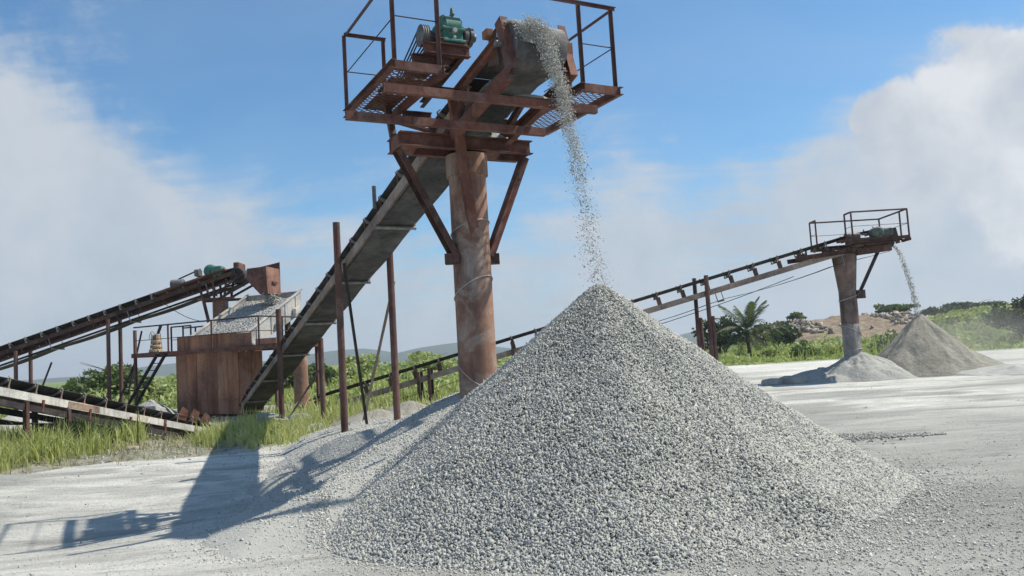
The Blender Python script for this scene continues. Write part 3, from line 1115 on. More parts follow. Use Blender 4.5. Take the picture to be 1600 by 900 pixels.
    def rail(a, b, nm='handrail'):
        MB().angle(a, b, a_, .006, ZZ, 1, 1).build(nm, 'rust_post', T)

    def rod(a, b):
        MB().tube(a, b, .008, 6).build('rail_rod', 'rail_dark', T)

    rail(M(.02, -.02, DK + HR), M(.02, Lp, DK + HR)); rail(M(0, Lp - .02, DK + HR + .002), M(w1, Lp - .02, DK + HR + .002))
    rail(M(0, .0, DK + HR + .003), M(W + .02, .0, DK + HR + .003))
    rail(M(W - .02, .02, DK + HR), M(W - .02, 1.95, DK + HR))
    mz = DK + .56
    rod(M(.03, .03, mz), M(.03, Lp - .03, mz)); rod(M(.03, Lp - .03, mz), M(w1 - .02, Lp - .03, mz))
    rod(M(.03, .03, mz), M(w1 - .03, .03, mz)); rod(M(W - w2 + .03, .03, mz), M(W - .03, .03, mz))
    rod(M(W - .03, .03, mz), M(W - .03, 1.95, mz))
    # ---- drive
    MB().ibeam(M(.42, .12, 5.42), M(1.04, .12, 5.42), .13, .09, .012).build('drive_beam', 'rust', T)
    MB().ibeam(M(.42, .52, 5.42), M(1.04, .52, 5.42), .13, .09, .012).build('drive_beam', 'rust', T)
    MB().channel(M(.62, .1, 5.52), M(1.0, .1, 5.52), .07, .05, .01, ZZ, 1).build('drive_seat', 'rust_orange', T)
    gb = MB()
    gc = M(.82, .28, 5.70)
    gb.box(gc - ZZ * .03, SV * .13, SU * .2, ZZ * .15)
    gb.box(gc - ZZ * .165, SV * .15, SU * .24, ZZ * .02)
    gb.box(gc - ZZ * .005, SV * .16, SU * .225, ZZ * .022)
    gear = gb.build('gearbox', 'green_paint', T, bevel=.012)
    lb = MB()
    for ds, rr in ((-.06, .17), (.14, .12)):
        c = M(.70, .28 + ds, 5.74)
        lb.lathe(c, SV, [(0, rr - .02), (.02, rr), (.22, rr), (.24, rr - .02)], 20)
    lb.build('gearbox_cover', 'green_paint', gear, smooth=True)
    MB().prism([M(.83, .2, 5.88), M(.83, .08, 5.88), M(.83, .12, 5.99), M(.83, .17, 5.99)], SV * .02).build('lifting_lug', 'green_paint', gear)
    MB().tube(M(.82, .08, 5.66), M(.82, .02, 5.66), .03, 8).build('bolt', 'wire', gear)
    MB().tube(M(.82, .1, 5.58), M(.82, .04, 5.58), .02, 8).build('bolt', 'wire', gear)
    MB().lathe(M(.97, .2, 5.66), SV, [(0, .05), (.02, .12), (.07, .12), (.075, .09), (.09, .09), (.095, .125), (.14, .125), (.15, .06), (.2, .05)], 20).build('coupling', 'grey_iron', T, smooth=True)
    pu = M(.46, .34, 5.66)
    MB().lathe(pu, SV, [(0, .1), (.01, .14), (.03, .13), (.04, .14), (.06, .13), (.07, .14), (.09, .13), (.10, .14), (.115, .1), (.24, .04)], 24).build('pulley', 'grey_iron', T, smooth=True)
    pm = M(.44, 1.2, 5.36)
    MB().lathe(pm, SV, [(0, .05), (.01, .07), (.10, .07), (.11, .05)], 18).build('pulley', 'grey_iron', T, smooth=True)
    mb = MB()
    dv = (pm - pu).normalized(); nv = dv.cross(SV).normalized()
    for k in (.025, .065, .1):
        for sg in (-1, 1):
            mb.bar(pu + SV * k + nv * .135 * sg, pm + SV * k + nv * .068 * sg, .016, .012, nv)
    mb.build('drive_belt', 'rubber', T)
    mt = M(.56, 1.2, 5.36)
    MB().lathe(mt, SV, [(0, .03), (.02, .09), (.05, .11), (.27, .11), (.30, .09), (.31, .03)], 18).build('motor', 'grey_iron', T, smooth=True)
    MB().box(M(.7, 1.2, 5.235), SV * .16, SU * .14, ZZ * .015).build('motor_base', 'rust_dark', T)
    MB().channel(M(.98, 1.6, 5.2), M(.98, .1, 5.4), .09, .06, .01, ZZ, 1).build('motor_rail', 'rust_dark', T)
    MB().box(M(1.0, -.5, 5.42), SV * .045, SU * .07, ZZ * .05).build('bearing', 'rust_orange', T, bevel=.01)
    MB().box(M(1.9, -.78, 5.2), SV * .05, SU * .1, ZZ * .1).build('bearing', 'rust', T, bevel=.01)
    # diagonal under the left platform, seen against the sky
    MB().channel(M(.5, 1.9, DK - .14), M(1.0, 1.3, 4.7), .09, .05, .01, SV, 1).build('platform_brace', 'rust', T)
    MB().channel(M(2.6, 1.9, DK - .14), M(2.2, 1.2, 4.66), .09, .05, .01, SV, 1).build('platform_brace', 'rust', T)
    # ---- trestle posts further down
    for (s, zt_l, zt_r) in ((6.2, zl(6.2) + .93, zl(6.2) + .35), (11.87, zl(11.87) + 1.08, zl(11.87) + .3)):
        for w, zt in ((.93, zt_l), (1.97, zt_r)):
            MB().lathe(M(w, s, -.3), ZZ, [(0, .068), (zt + .3, .068), (zt + .3, .056), (zt + .2, .056)], 16).build('post', 'rust_post', T, smooth=True)
    MB().angle(M(1.0, 6.1, zl(6.1) + .1), M(1.62, 7.1, .35), .06, .008, SU).build('post_brace', 'rail_dark', T)
    MB().angle(M(2.05, 6.3, zl(6.3) - .2), M(2.1, 9.0, .2), .06, .008, SU).build('post_brace', 'dusty_timber', T)
    MB().angle(M(1.9, 11.9, zl(11.9) - .5), M(1.3, 13.4, .1), .05, .008, SU).build('post_brace', 'dusty_timber', T)
    MB().tube(M(1.02, 4.1, zl(4.1) + .3), M(1.02, 4.1, zl(4.1) + .68), .035, 10).build('pipe_stub', 'grey_iron', T)
    return T


build_main_stacker()


# ================================================================== the heaps
def cone_z(x, y, c, Rr, H, toe=1.12, seed=0.0, rough=.05):
    x = np.asarray(x, float); y = np.asarray(y, float)
    dx = x - c[0]; dy = y - c[1]
    r = np.hypot(dx, dy); th = np.arctan2(dy, dx)
    k = Rr * (1 + .02 * np.sin(2 * th + 1.1 + seed) + .03 * np.sin(3 * th + seed * 2) + .02 * np.sin(7 * th + seed))
    t = np.clip(r / k, 0, 1.4)
    z = H * (1 - np.clip(t, 0, 1)) ** toe
    ap = np.sqrt((t * 1.0) ** 2 + .03 ** 2) - t                      # round the very top
    z = z - H * ap * 1.0
    gul = fbm(th * 4 + seed + .8 * fbm(x * 1.3, y * 1.3, 2), r * .7 + seed, 3)                      # runnels down the slope
    z = z + rough * (.9 * gul + 1.3 * fbm(x * 2.2 + seed, y * 2.2, 4)) * sstep(0, .25, t) * sstep(1.05, .8, t)
    return np.where(t < 1.0, z, -.08 - .3 * (t - 1))


def polar_mesh(name, c, Rr, zf, mat, parent, nr=70, nt=200, rmax=1.08):
    rs = np.linspace(0, 1, nr) ** .85 * Rr * rmax
    th = np.linspace(0, 2 * math.pi, nt, endpoint=False)
    Rr_, T_ = np.meshgrid(rs, th, indexing='ij')
    X = c[0] + Rr_ * np.cos(T_); Y = c[1] + Rr_ * np.sin(T_)
    Z = zf(X, Y)
    i = np.arange(X.size).reshape(X.shape)
    j = np.roll(i, -1, axis=1)
    F = np.stack([i[:-1], i[1:], j[1:], j[:-1]], -1).reshape(-1, 4)
    return np_mesh(name, np.stack([X, Y, Z], -1).reshape(-1, 3), F, mat, parent, smooth=True)


def pile_k(x, y):
    th = np.degrees(np.arctan2(np.asarray(y, float) - PILE_C[1], np.asarray(x, float) - PILE_C[0]))
    return np.interp(th, [-180, -153, -114, -70, -36, -12, 0, 40, 180], [3.2, 3.12, 2.88, 2.72, 2.66, 2.92, 3.12, 3.2, 3.2]) / 3.25


def main_z(x, y):
    k = pile_k(x, y)
    X = PILE_C[0] + (np.asarray(x, float) - PILE_C[0]) / k; Y = PILE_C[1] + (np.asarray(y, float) - PILE_C[1]) / k
    return cone_z(X, Y, PILE_C, PILE_R, PILE_H, 1.13, .4, .045) + np.minimum(ground_z(x, y), .02)


def skirt_raw(x, y):
    x = np.asarray(x, float); y = np.asarray(y, float)
    bx = np.interp(y, [5.5, 7, 8.1, 12, 16, 18, 20], [-1.9, -2.5, -3.05, -3.75, -4.65, -4.6, -3.5])
    bx = bx + .9 * fbm(y * 1.4, x * .25 + 2.2, 4)
    t = np.minimum(np.minimum(x - bx, (19.5 - y) * .9), (y - 6.9 - .25 * np.sin(x * 2.1)) * .7)
    hm = np.interp(y, [6.9, 8.2, 9.6, 13, 16, 20], [.05, .20, .33, .36, .28, .24])
    tc = np.clip(t, 0, 3.2)
    h = hm * (1 - np.exp(-tc / .75)) + .07 * tc * np.interp(y, [7, 10], [.3, 1])
    h = h * sstep(2.9, .9, x)
    h = h + .62 * np.exp(-(((x + .3) / 1.5) ** 2 + ((y - 11.3) / 1.9) ** 2)) * sstep(0, 1.2, t)
    h = h + sstep(0, .8, t) * (.10 * fbm(x * .9, y * .9, 3) + .03 * fbm(x * 3, y * 3, 2))
    # shovelled dent and ridge in the middle of the spread
    h = h + .10 * np.exp(-(((x + 2.7) / .7) ** 2 + ((y - 11.9) / .35) ** 2)) - .10 * np.exp(-(((x + 2.6) / .7) ** 2 + ((y - 11.2) / .4) ** 2))
    return np.where(t > 0, h, np.maximum(-.1, t * .3))


def skirt_z(x, y):
    h = skirt_raw(x, y)
    return np.where(h > 0, ground_z(x, y) + h + .004, ground_z(x, y) + h - .01)


def build_heaps():
    T = thing('gravel_heap', 'big conical heap of grey granite chippings under the falling stream', 'gravel heap',
              (PILE_C[0], PILE_C[1], 0), 'heaps of crushed stone')
    polar_mesh('heap_body', PILE_C, PILE_R, lambda x, y: main_z(x, y) - .02, 'heap_core', T)
    rg = np.random.default_rng(11)
    # chips all over the slope, in a layer about two stones deep
    n = 330000
    r = np.sqrt(rg.uniform(0, 1, n)) * PILE_R * 1.06
    th = rg.uniform(0, 2 * math.pi, n)
    x = PILE_C[0] + r * np.cos(th); y = PILE_C[1] + r * np.sin(th)
    z = main_z(x, y)
    back = (y - PILE_C[1]) - .12 * (x - PILE_C[0])
    keep = (z > -.03) & (rg.uniform(0, 1, n) < np.where(back < .3, 1.0, .2))
    x, y, z = x[keep], y[keep], z[keep]
    # coarse chips run to the foot of the heap, finer stay near the top
    hgt = np.clip(z / PILE_H, 0, 1)
    sz = np.clip(rg.lognormal(math.log(.0245), .26, len(x)), .012, .065) * (1.1 - .3 * hgt)
    z = z + rg.uniform(-.006, .009, len(x))
    chips8('chippings', np.stack([x, y, z], 1), sz, 'chips', T, 5, spread=.13)
    # lone chips that rolled off
    n = 16000
    th = rg.uniform(0, 2 * math.pi, n); r = PILE_R * (.93 + np.abs(rg.normal(0, .13, n)) * np.interp(np.cos(th), [-1, -.3, .5], [.35, .6, 1.3]))
    r = r * pile_k(PILE_C[0] + np.cos(th), PILE_C[1] + np.sin(th))
    x = PILE_C[0] + r * np.cos(th); y = PILE_C[1] + r * np.sin(th)
    zz = np.maximum(ground_z(x, y), np.where(skirt_raw(x, y) > 0, skirt_z(x, y), -9))
    chips8('stray_chippings', np.stack([x, y, zz + .004], 1), np.clip(rg.lognormal(math.log(.0155), .42, n), .008, .045), 'chips', T, 6, tone_bias=.25)

    # spread of finer gravel to the left and behind
    T2 = thing('gravel_spread', 'low spread of fine grey gravel left of the big heap, round the pillar foot', 'gravel heap',
               (-2.2, 12.0, 0), 'heaps of crushed stone')
    xs = np.arange(-5.4, 3.2, .07); ys = np.arange(5.6, 20.2, .09)
    X, Y = np.meshgrid(xs, ys, indexing='ij')
    i = np.arange(X.size).reshape(X.shape)
    F = np.stack([i[:-1, :-1], i[1:, :-1], i[1:, 1:], i[:-1, 1:]], -1).reshape(-1, 4)
    np_mesh('spread_body', np.stack([X, Y, skirt_z(X, Y)], -1).reshape(-1, 3), F, 'heap_fine', T2, smooth=True)
    n = 90000
    x = rg.uniform(-5.2, 1.6, n); y = 5.8 + 13.5 * rg.uniform(0, 1, n) ** 1.5
    h = skirt_raw(x, y)
    keep = (h > .004) & (main_z(x, y) < h + .05) & (rg.uniform(0, 1, n) < .12 + sstep(.02, .30, h))
    x, y = x[keep], y[keep]
    chips8('fine_gravel', np.stack([x, y, skirt_z(x, y) + .002], 1), np.clip(rg.lognormal(math.log(.0185), .36, len(x)), .009, .045), 'chips_fine', T2, 8)

    n = 5000
    y = rg.uniform(7.0, 16, n); bx_ = np.interp(y, [7, 8.1, 12, 16], [-2.5, -3.05, -3.75, -4.65])
    x = bx_ - np.abs(rg.normal(0, .33, n)) + .35
    keep = skirt_raw(x, y) <= .004
    x, y = x[keep], y[keep]
    chips8('rolled_gravel', np.stack([x, y, ground_z(x, y) + .003], 1), np.clip(rg.lognormal(math.log(.016), .4, len(x)), .007, .045), 'chips_fine', T2, 29)

    # thin scatter over the yard round the heap
    n = 26000
    x = rg.normal(2.2, 3.0, n); y = 4.4 + np.abs(rg.normal(0, 3.6, n))
    keep = (x > -2.6) & (main_z(x, y) < 0) & (skirt_raw(x, y) <= 0) & (x < 9)
    x, y = x[keep], y[keep]
    o = chips8('loose_gravel', np.stack([x, y, ground_z(x, y) + .003], 1), np.clip(rg.lognormal(math.log(.013), .4, len(x)), .006, .035), 'chips_fine', None, 9, loc=(0, 8, 0))
    n = 24000
    x = rg.uniform(-9, 11, n); y = 5.0 + 19 * rg.uniform(0, 1, n) ** 1.5
    keep = (main_z(x, y) < ground_z(x, y) + .01) & (skirt_raw(x, y) <= 0) & (rg.uniform(0, 1, n) < .15 + 1.5 * np.clip(fbm(x * .7 + 2, y * 1.1, 3) + .12, 0, .6))
    x, y = x[keep], y[keep]
    chips8('yard_grit', np.stack([x, y, ground_z(x, y) + .001], 1), np.clip(rg.lognormal(math.log(.014), .5, len(x)), .006, .06), 'chips_fine', None, 19, loc=(0, 12, 0), tone_bias=-.15)
    # tail of coarse gravel to the right of the big heap
    n = 5000
    t = rg.uniform(0, 1, n) ** 1.3
    x = 4.0 + 2.4 * t; y = 12.85 - .55 * t + rg.normal(0, .36, n) * (1.03 - t)
    z = ground_z(x, y) + .03 * (1 - t) * np.exp(-((y - (12.9 - .5 * t)) / .2) ** 2)
    T3 = thing('gravel_ridge', 'short dark tail of coarse gravel lying right of the big heap', 'gravel heap', (5.2, 12.6, 0), 'heaps of crushed stone')
    stones('chippings', np.stack([x, y, z + .01], 1), np.clip(rg.lognormal(math.log(.026), .35, n), .012, .055), 'chips', T3, 10, tone_bias=-.25)

    # falling stream: dense at the lip, loosening as it speeds up
    n = 17000
    dz = rg.uniform(0, 1, n) ** 1.15
    p0 = M(1.30, -1.02, 5.36); land = V((PILE_C[0], PILE_C[1], PILE_H))
    Ht = p0.z - PILE_H + .1
    drop = dz ** 1.5 * Ht
    tt = np.sqrt(2 * drop / 9.8)
    wl = rg.normal(0, 1, n)
    spread = np.interp(drop, [0, .4, 1.2, 3.1], [.07, .055, .055, .085])
    tmax = math.sqrt(2 * Ht / 9.8)
    vx = (land.x - p0.x) / tmax; vy = (land.y - p0.y) / tmax
    wob = .02 * np.sin(drop * 9) + .015 * np.sin(drop * 23)
    x = p0.x + vx * tt + SV.x * (wl * spread + wob) + rg.normal(0, .012, n)
    y = p0.y + vy * tt + SV.y * (wl * spread + wob) + rg.normal(0, .05, n)
    z = p0.z - drop + rg.normal(0, .05, n)
    keep = (z > main_z(x, y)) & (rg.uniform(0, 1, n) < np.interp(drop, [0, .5, 1.3, 1.9, 3.3], [1, .95, .7, .34, .27]))
    # the sheet of stone as it goes over the drum
    n2 = 9000
    a = R(95) - R(105) * rg.uniform(0, 1, n2)
    rr = .262 + rg.uniform(0, .02, n2)
    ws = rg.normal(1.24, .075, n2) + .05 * (R(95) - a)
    s_ = -.78 - rr * np.cos(a); z_ = 5.2 + rr * np.sin(a)
    P2 = np.stack([SB.x + SV.x * ws + SU.x * s_, SB.y + SV.y * ws + SU.y * s_, z_], 1)
    P = np.concatenate([np.stack([x, y, z], 1)[keep], P2])
    o = chips8('falling_gravel', P, np.clip(rg.lognormal(math.log(.0115), .38, len(P)), .005, .032), 'chips', None, 12, loc=(p0.x, p0.y, 3.5), tone_bias=.12)
    tag(o, 'stream of grey chippings falling from the tall conveyor head onto the heap', 'falling gravel')
    # dust lying on the pillar head and on the cross beams
    D = bpy.data.objects['belt_conveyor']
    for (w, s_, z_, a_, b_, h_) in ((1.5, 1.1, 4.595, .34, .2, .17), (1.75, .98, 4.598, .22, .09, .09), (1.55, -.56, 4.672, .3, .045, .05), (1.9, -.56, 4.672, .22, .04, .035)):
        u_ = np.linspace(-1, 1, 25); X, Y = np.meshgrid(u_, np.linspace(-1, 1, 11), indexing='ij')
        hh = h_ * np.clip(1 - X ** 2, 0, 1) ** .7 * np.clip(1 - Y ** 2, 0, 1) ** .6 * (.75 + .9 * fbm(X * 3 + w * 7, Y * 2, 3))
        c_ = M(w, s_, z_)
        Pd = np.stack([c_.x + SV.x * X * a_ + SU.x * Y * b_, c_.y + SV.y * X * a_ + SU.y * Y * b_, c_.z + hh - .004], -1).reshape(-1, 3)
        i_ = np.arange(X.size).reshape(X.shape)
        np_mesh('settled_dust', Pd, np.stack([i_[:-1, :-1], i_[1:, :-1], i_[1:, 1:], i_[:-1, 1:]], -1).reshape(-1, 4), 'dust_heap', D, smooth=True)


build_heaps()


# ================================================================== the far stacker and its long conveyor
GRP_C = 'belt conveyors of the crushing plant'


def rock(label, x, y, r, mat, seed, cat='rock', sq=(1, .8, .6), name='rock', group=None, z=None):
    rg = np.random.default_rng(seed)
    import bmesh
    bm = bmesh.new()
    bmesh.ops.create_icosphere(bm, subdivisions=2, radius=1)
    for v in bm.verts:
        k = 1 + .28 * math.sin(3.1 * v.co.x + seed) * math.cos(2.7 * v.co.y + seed * 2) + rg.uniform(-.09, .09)
        q = v.co * k
        v.co = V((max(-.8, min(.8, q.x)) * r * sq[0], max(-.75, min(.75, q.y)) * r * sq[1], max(-.7, min(.72, q.z)) * r * sq[2]))
    me = bpy.data.meshes.new(name); bm.to_mesh(me); bm.free()
    me.materials.append(MATS[mat])
    o = bpy.data.objects.new(name, me); COL.objects.link(o)
    o.location = (x, y, (float(ground_z(x, y)) if z is None else z) + r * sq[2] * .35)
    o.rotation_euler = (rg.uniform(-.25, .25), rg.uniform(-.25, .25), rg.uniform(0, 6))
    o['org'] = list(o.location)
    return tag(o, label, cat, group)


def build_far_stacker():
    Yf = 28.5
    head = at(1384, 367, Yf); tail = at(478, 646, Yf)
    tail.z = .12
    pb = at(1344, 575, Yf)
    T = thing('belt_conveyor', 'long thin conveyor beyond the big heap, its railed head on a flared pillar',
              'conveyor', (pb.x, pb.y, 0), GRP_C)
    d0 = (V((head.x, head.y, 0)) - V((tail.x, tail.y, 0))).normalized()
    pr = V((-d0.y, d0.x, 0))          # away from the camera
    # straight line through the observed stringer at both ends
    C = Conveyor(T, tail + pr * .35 - ZZ * .1, head + pr * .35 - ZZ * .05, .8, (.2, .07), spacing=.9,
                 mats={'stringer': 'dusty_timber', 'belt': 'rubber', 'return': 'rubber', 'idler': 'rust_dark', 'tie': 'rust_dark',
                       'ret_roller': 'roller_steel'}, ret_every=5, sag=.1, ret_drop=.46, hook=.16, lift=.34)
    pt = C.pt; L = C.L

    def foot(px, t):
        p = pt(t, 0, 0)
        return p
    # pillar, flared under the head
    t_p = (pb - C.P0).dot(C.d)
    pc = pt(L - 1.45, 0, 0)
    top = at(1326, 398, pc.y).z
    MB().lathe((pc.x, pc.y, 1.9), ZZ, [(0, .305), (top - 3.2, .30), (top - 2.0, .42), (top - 1.9, .43)], 28).build('pillar', 'far_pillar', T, smooth=True)
    MB().lathe((pc.x, pc.y, -.1), ZZ, [(0, .31), (2.05, .308), (2.06, .30)], 28).build('pillar_foot', 'dusty_pillar', T, smooth=True)
    for z0, tl in ((2.9, .1), (1.75, -.16), (1.05, .03)):
        MB().path([V((pc.x + .325 * math.cos(a), pc.y + .325 * math.sin(a), z0 + tl * math.cos(a))) for a in [2 * math.pi * i / 20 for i in range(21)]],
                  .014, 4).build('strap', 'wire', T)
    dx = d0
    fr = lambda a, b, z: V((pc.x, pc.y, 0)) + dx * a - pr * b + ZZ * z      # along the belt / towards the camera / height
    dz = 4.78
    # head framing
    for b in (-.45, .45):
        MB().channel(fr(-1.9, b, dz - .42), fr(1.3, b, dz - .12), .16, .07, .012).build('head_beam', 'rust_dark', T)
    for a in (-.55, 0, .55):
        MB().bar(fr(a, -.5, top + .16), fr(a, .5, top + .16), .1, .12).build('cross_head', 'rust_dark', T)
    for a in (-1.2, -.35, .1, .6):
        for b in (.42, -.42):
            MB().bar(fr(a, b, top + .1), fr(a, b, dz - .05), .07, .05).build('stub_post', 'rust_dark', T)
    MB().channel(fr(.35, .1, 3.05), fr(1.18, .1, 4.55), .14, .08, .012, -pr, 1).build('strut', 'rail_dark', T)
    MB().box(fr(.42, .1, 3.0), dx * .14, pr * .1, ZZ * .15).build('bracket', 'rust_dark', T)
    MB().bar(fr(.3, .42, dz - .3), fr(1.5, .42, dz - .2), .2, .22).build('head_guard', 'rust_dark', T)
    # platforms either side with rails
    for (b0, b1, a0, a1) in ((.5, 1.1, -.1, 1.9), (-1.1, -.5, -.75, 1.9)):
        mb = MB()
        for b in (b0, b1):
            mb.channel(fr(a0, b, dz), fr(a1, b, dz + .08), .11, .06, .012)
        for a in (a0, a1):
            mb.bar(fr(a, b0, dz), fr(a, b1, dz), .06, .1)
        o = mb.build('platform', 'rust_dark', T)
        MB().box(fr((a0 + a1) / 2, (b0 + b1) / 2, dz + .07), (dx * (a1 - a0) / 2 + ZZ * .04), pr * (b1 - b0) / 2, ZZ * .006).build('deck_plate', 'rust_dark', o)
    h = 1.0
    mp = 'rust_post'

    def P(a, b, zz=0.0):
        return fr(a, b, dz + .05 + zz)
    for (a, b) in ((-.08, 1.08), (1.88, 1.08), (1.88, .52), (-.08, .52), (1.88, -1.08), (-.73, -1.08), (-.73, -.52)):
        MB().bar(P(a, b, -.05), P(a, b, h), .045, .045).build('rail_post', mp, T)
    for p, q in (((-.08, 1.08), (1.88, 1.08)), ((1.88, 1.08), (1.88, -1.08)), ((-.08, 1.08), (-.08, .52)), ((-.73, -1.08), (1.88, -1.08)), ((-.73, -1.08), (-.73, -.52))):
        MB().bar(P(*p, h), P(*q, h), .05, .05).build('handrail', mp, T)
        MB().tube(P(*p, h * .5), P(*q, h * .5), .01, 5).build('rail_rod', mp, T)
    # drive
    MB().lathe(fr(1.0, .3, 5.12), pr * -1, [(0, .14), (.03, .2), (.4, .2), (.45, .14)], 18).build('gearbox', 'green_dusty', T, smooth=True)
    MB().box(fr(1.36, .4, 5.1), dx * .24, pr * .2, ZZ * .18).build('gearbox', 'green_dusty', T, bevel=.07)
    MB().lathe(fr(.0, .2, 5.08), dx, [(0, .1), (.04, .16), (.5, .16), (.54, .1)], 16).build('motor', 'grey_iron', T, smooth=True)
    MB().bar(fr(.55, .35, 5.1), fr(.85, .35, 5.12), .05, .05).build('drive_shaft', 'grey_iron', T)
    MB().bar(fr(-.3, .4, 4.9), fr(1.6, .4, 4.97), .45, .07).build('drive_beam', 'rust', T)
    MB().bar(fr(1.72, .55, 4.7), fr(1.62, .55, 5.25), .06, .14, dx).build('end_channel', 'rust_dark', T)
    # trestle of two pipes
    tt = (at(1095, 440, Yf) - C.P0).dot(C.d)
    q = pt(tt, 0, 0)
    for b, dxx, w in ((-.5, -.12, .075), (.5, .08, .08)):
        p = V((q.x, q.y, 0)) + dx * dxx - pr * b
        MB().tube(p - ZZ * .1, p + ZZ * (q.z + .55), w, 12).build('post', 'rust_post', T, smooth=True)
        MB().tube(p + dx * .17 - ZZ * .1, p + dx * .12 + ZZ * (q.z - .9), w * .8, 10).build('post_prop', 'rust_post', T, smooth=True)
    for px in (650, 668, 810):
        tt = (at(px, 575, Yf) - C.P0).dot(C.d); q = pt(tt, 0, 0)
        for b in (-.5, .5):
            p = V((q.x, q.y, 0)) - pr * b
            MB().bar(p - ZZ * .1, p + ZZ * (q.z + (.2 if px < 700 else .35)), .12, .1, dx).build('post', 'rust_dark', T)
    # a thin cable sags below the frame
    MB().path([pt(L * .28 + i * L * .55 / 30, .5, -.42 - .25 * (1 - ((i - 15) / 15.) ** 2)) for i in range(31)], .012, 4).build('cable', 'cable', T)

    # heap round the pillar
    H = thing('dust_heap', 'small pale dust heap banked round the foot of the far pillar', 'dust heap', (pc.x, pc.y, 0), 'heaps of crushed stone')

    def hz(x, y):
        x = np.asarray(x, float); y = np.asarray(y, float)
        z1 = cone_z(x, y, (pc.x + .15, pc.y - .15), 1.85, 1.0, .95, 2.2, .22)
        z2 = cone_z(x, y, (pc.x - 1.1, pc.y + .1), 1.7, .5, 1.0, 4.0, .18)
        return np.maximum(z1, z2)
    polar_mesh('heap_body', (pc.x - .2, pc.y - .1), 2.9, lambda x, y: hz(x, y) + np.minimum(0, ground_z(x, y)), 'dust_heap', H, 50, 130)
    # sandy cone under the head
    ap = at(1436, 492, 29.6)
    c2 = (ap.x, ap.y)
    H2 = thing('sand_cone', 'sharp pale brown cone of stone dust under the far conveyor head, dust blowing off it', 'sand heap', (ap.x, ap.y, 0), 'heaps of crushed stone')

    def sz(x, y):
        x = np.asarray(x, float); y = np.asarray(y, float)
        a = cone_z(x, y, c2, 2.25, ap.z + .1, 1.0, 1.3, .18)
        b = cone_z(x, y, (c2[0] + .9, c2[1] - .1), 2.1, 1.15, .9, .2, .05)
        return np.maximum(a, b)
    polar_mesh('heap_body', (c2[0] + .3, c2[1]), 3.1, lambda x, y: sz(x, y) + np.minimum(0, ground_z(x, y)), 'sand', H2, 80, 220)
    # falling dust and grit
    rg = np.random.default_rng(21)
    n = 900
    st = at(1394, 384, 28.6); en = V((ap.x, ap.y, ap.z - .1))
    dz_ = rg.uniform(0, 1, n); tt = np.sqrt(dz_)
    pts = np.stack([st.x + (en.x - st.x) * tt, st.y + (en.y - st.y) * tt, st.z + (en.z - st.z) * dz_], 1) + rg.normal(0, 1, (n, 3)) * (.035 + .035 * dz_)[:, None]
    o = stones('falling_sand', pts, rg.uniform(.02, .05, n), 'chips_fine', None, 22, loc=(st.x, st.y, 3))
    tag(o, 'thin stream of stone dust falling from the far conveyor head', 'falling sand')

    # low mounds on the yard further right, and the slab of rubble left of the pillar heap
    m = at(1560, 588, 27.5)
    H3 = thing('dust_heap', 'low flat mound of grey dust at the far right of the yard', 'dust heap', (m.x + .6, m.y, 0), 'heaps of crushed stone')
    polar_mesh('heap_body', (m.x + .6, m.y), 2.2, lambda x, y: cone_z(x, y, (m.x + .6, m.y), 2.2, .26, .7, 3.3, .14) + np.minimum(0, ground_z(x, y)), 'heap_fine', H3, 30, 90)
    m = at(1225, 596, 28.2)
    H4 = thing('rubble_lump', 'broken grey lump of caked dust lying left of the far pillar heap', 'rubble', (m.x, m.y, 0))
    for (ox, oy, r_, sq, sd) in ((-.35, 0, .40, (1.25, .9, .5), 13), (.25, -.1, .46, (1.2, .8, .6), 4), (1.0, .1, .5, (1.4, .8, .4), 5), (1.6, .15, .4, (1.4, .9, .35), 6)):
        o = rock('', m.x + ox, m.y + oy, r_, 'dust_heap', sd, None, sq, 'lump')
        o.parent = H4; o.location = o.location - V(H4['org']); del o['label']


build_far_stacker()


# ================================================================== the screening plant on the left
def Q(a, b, z):
    return V((PLANT_O[0] + PA[0] * a + PB[0] * b, PLANT_O[1] + PA[1] * a + PB[1] * b, z))


QA = V((PA[0], PA[1], 0)); QB = V((PB[0], PB[1], 0))


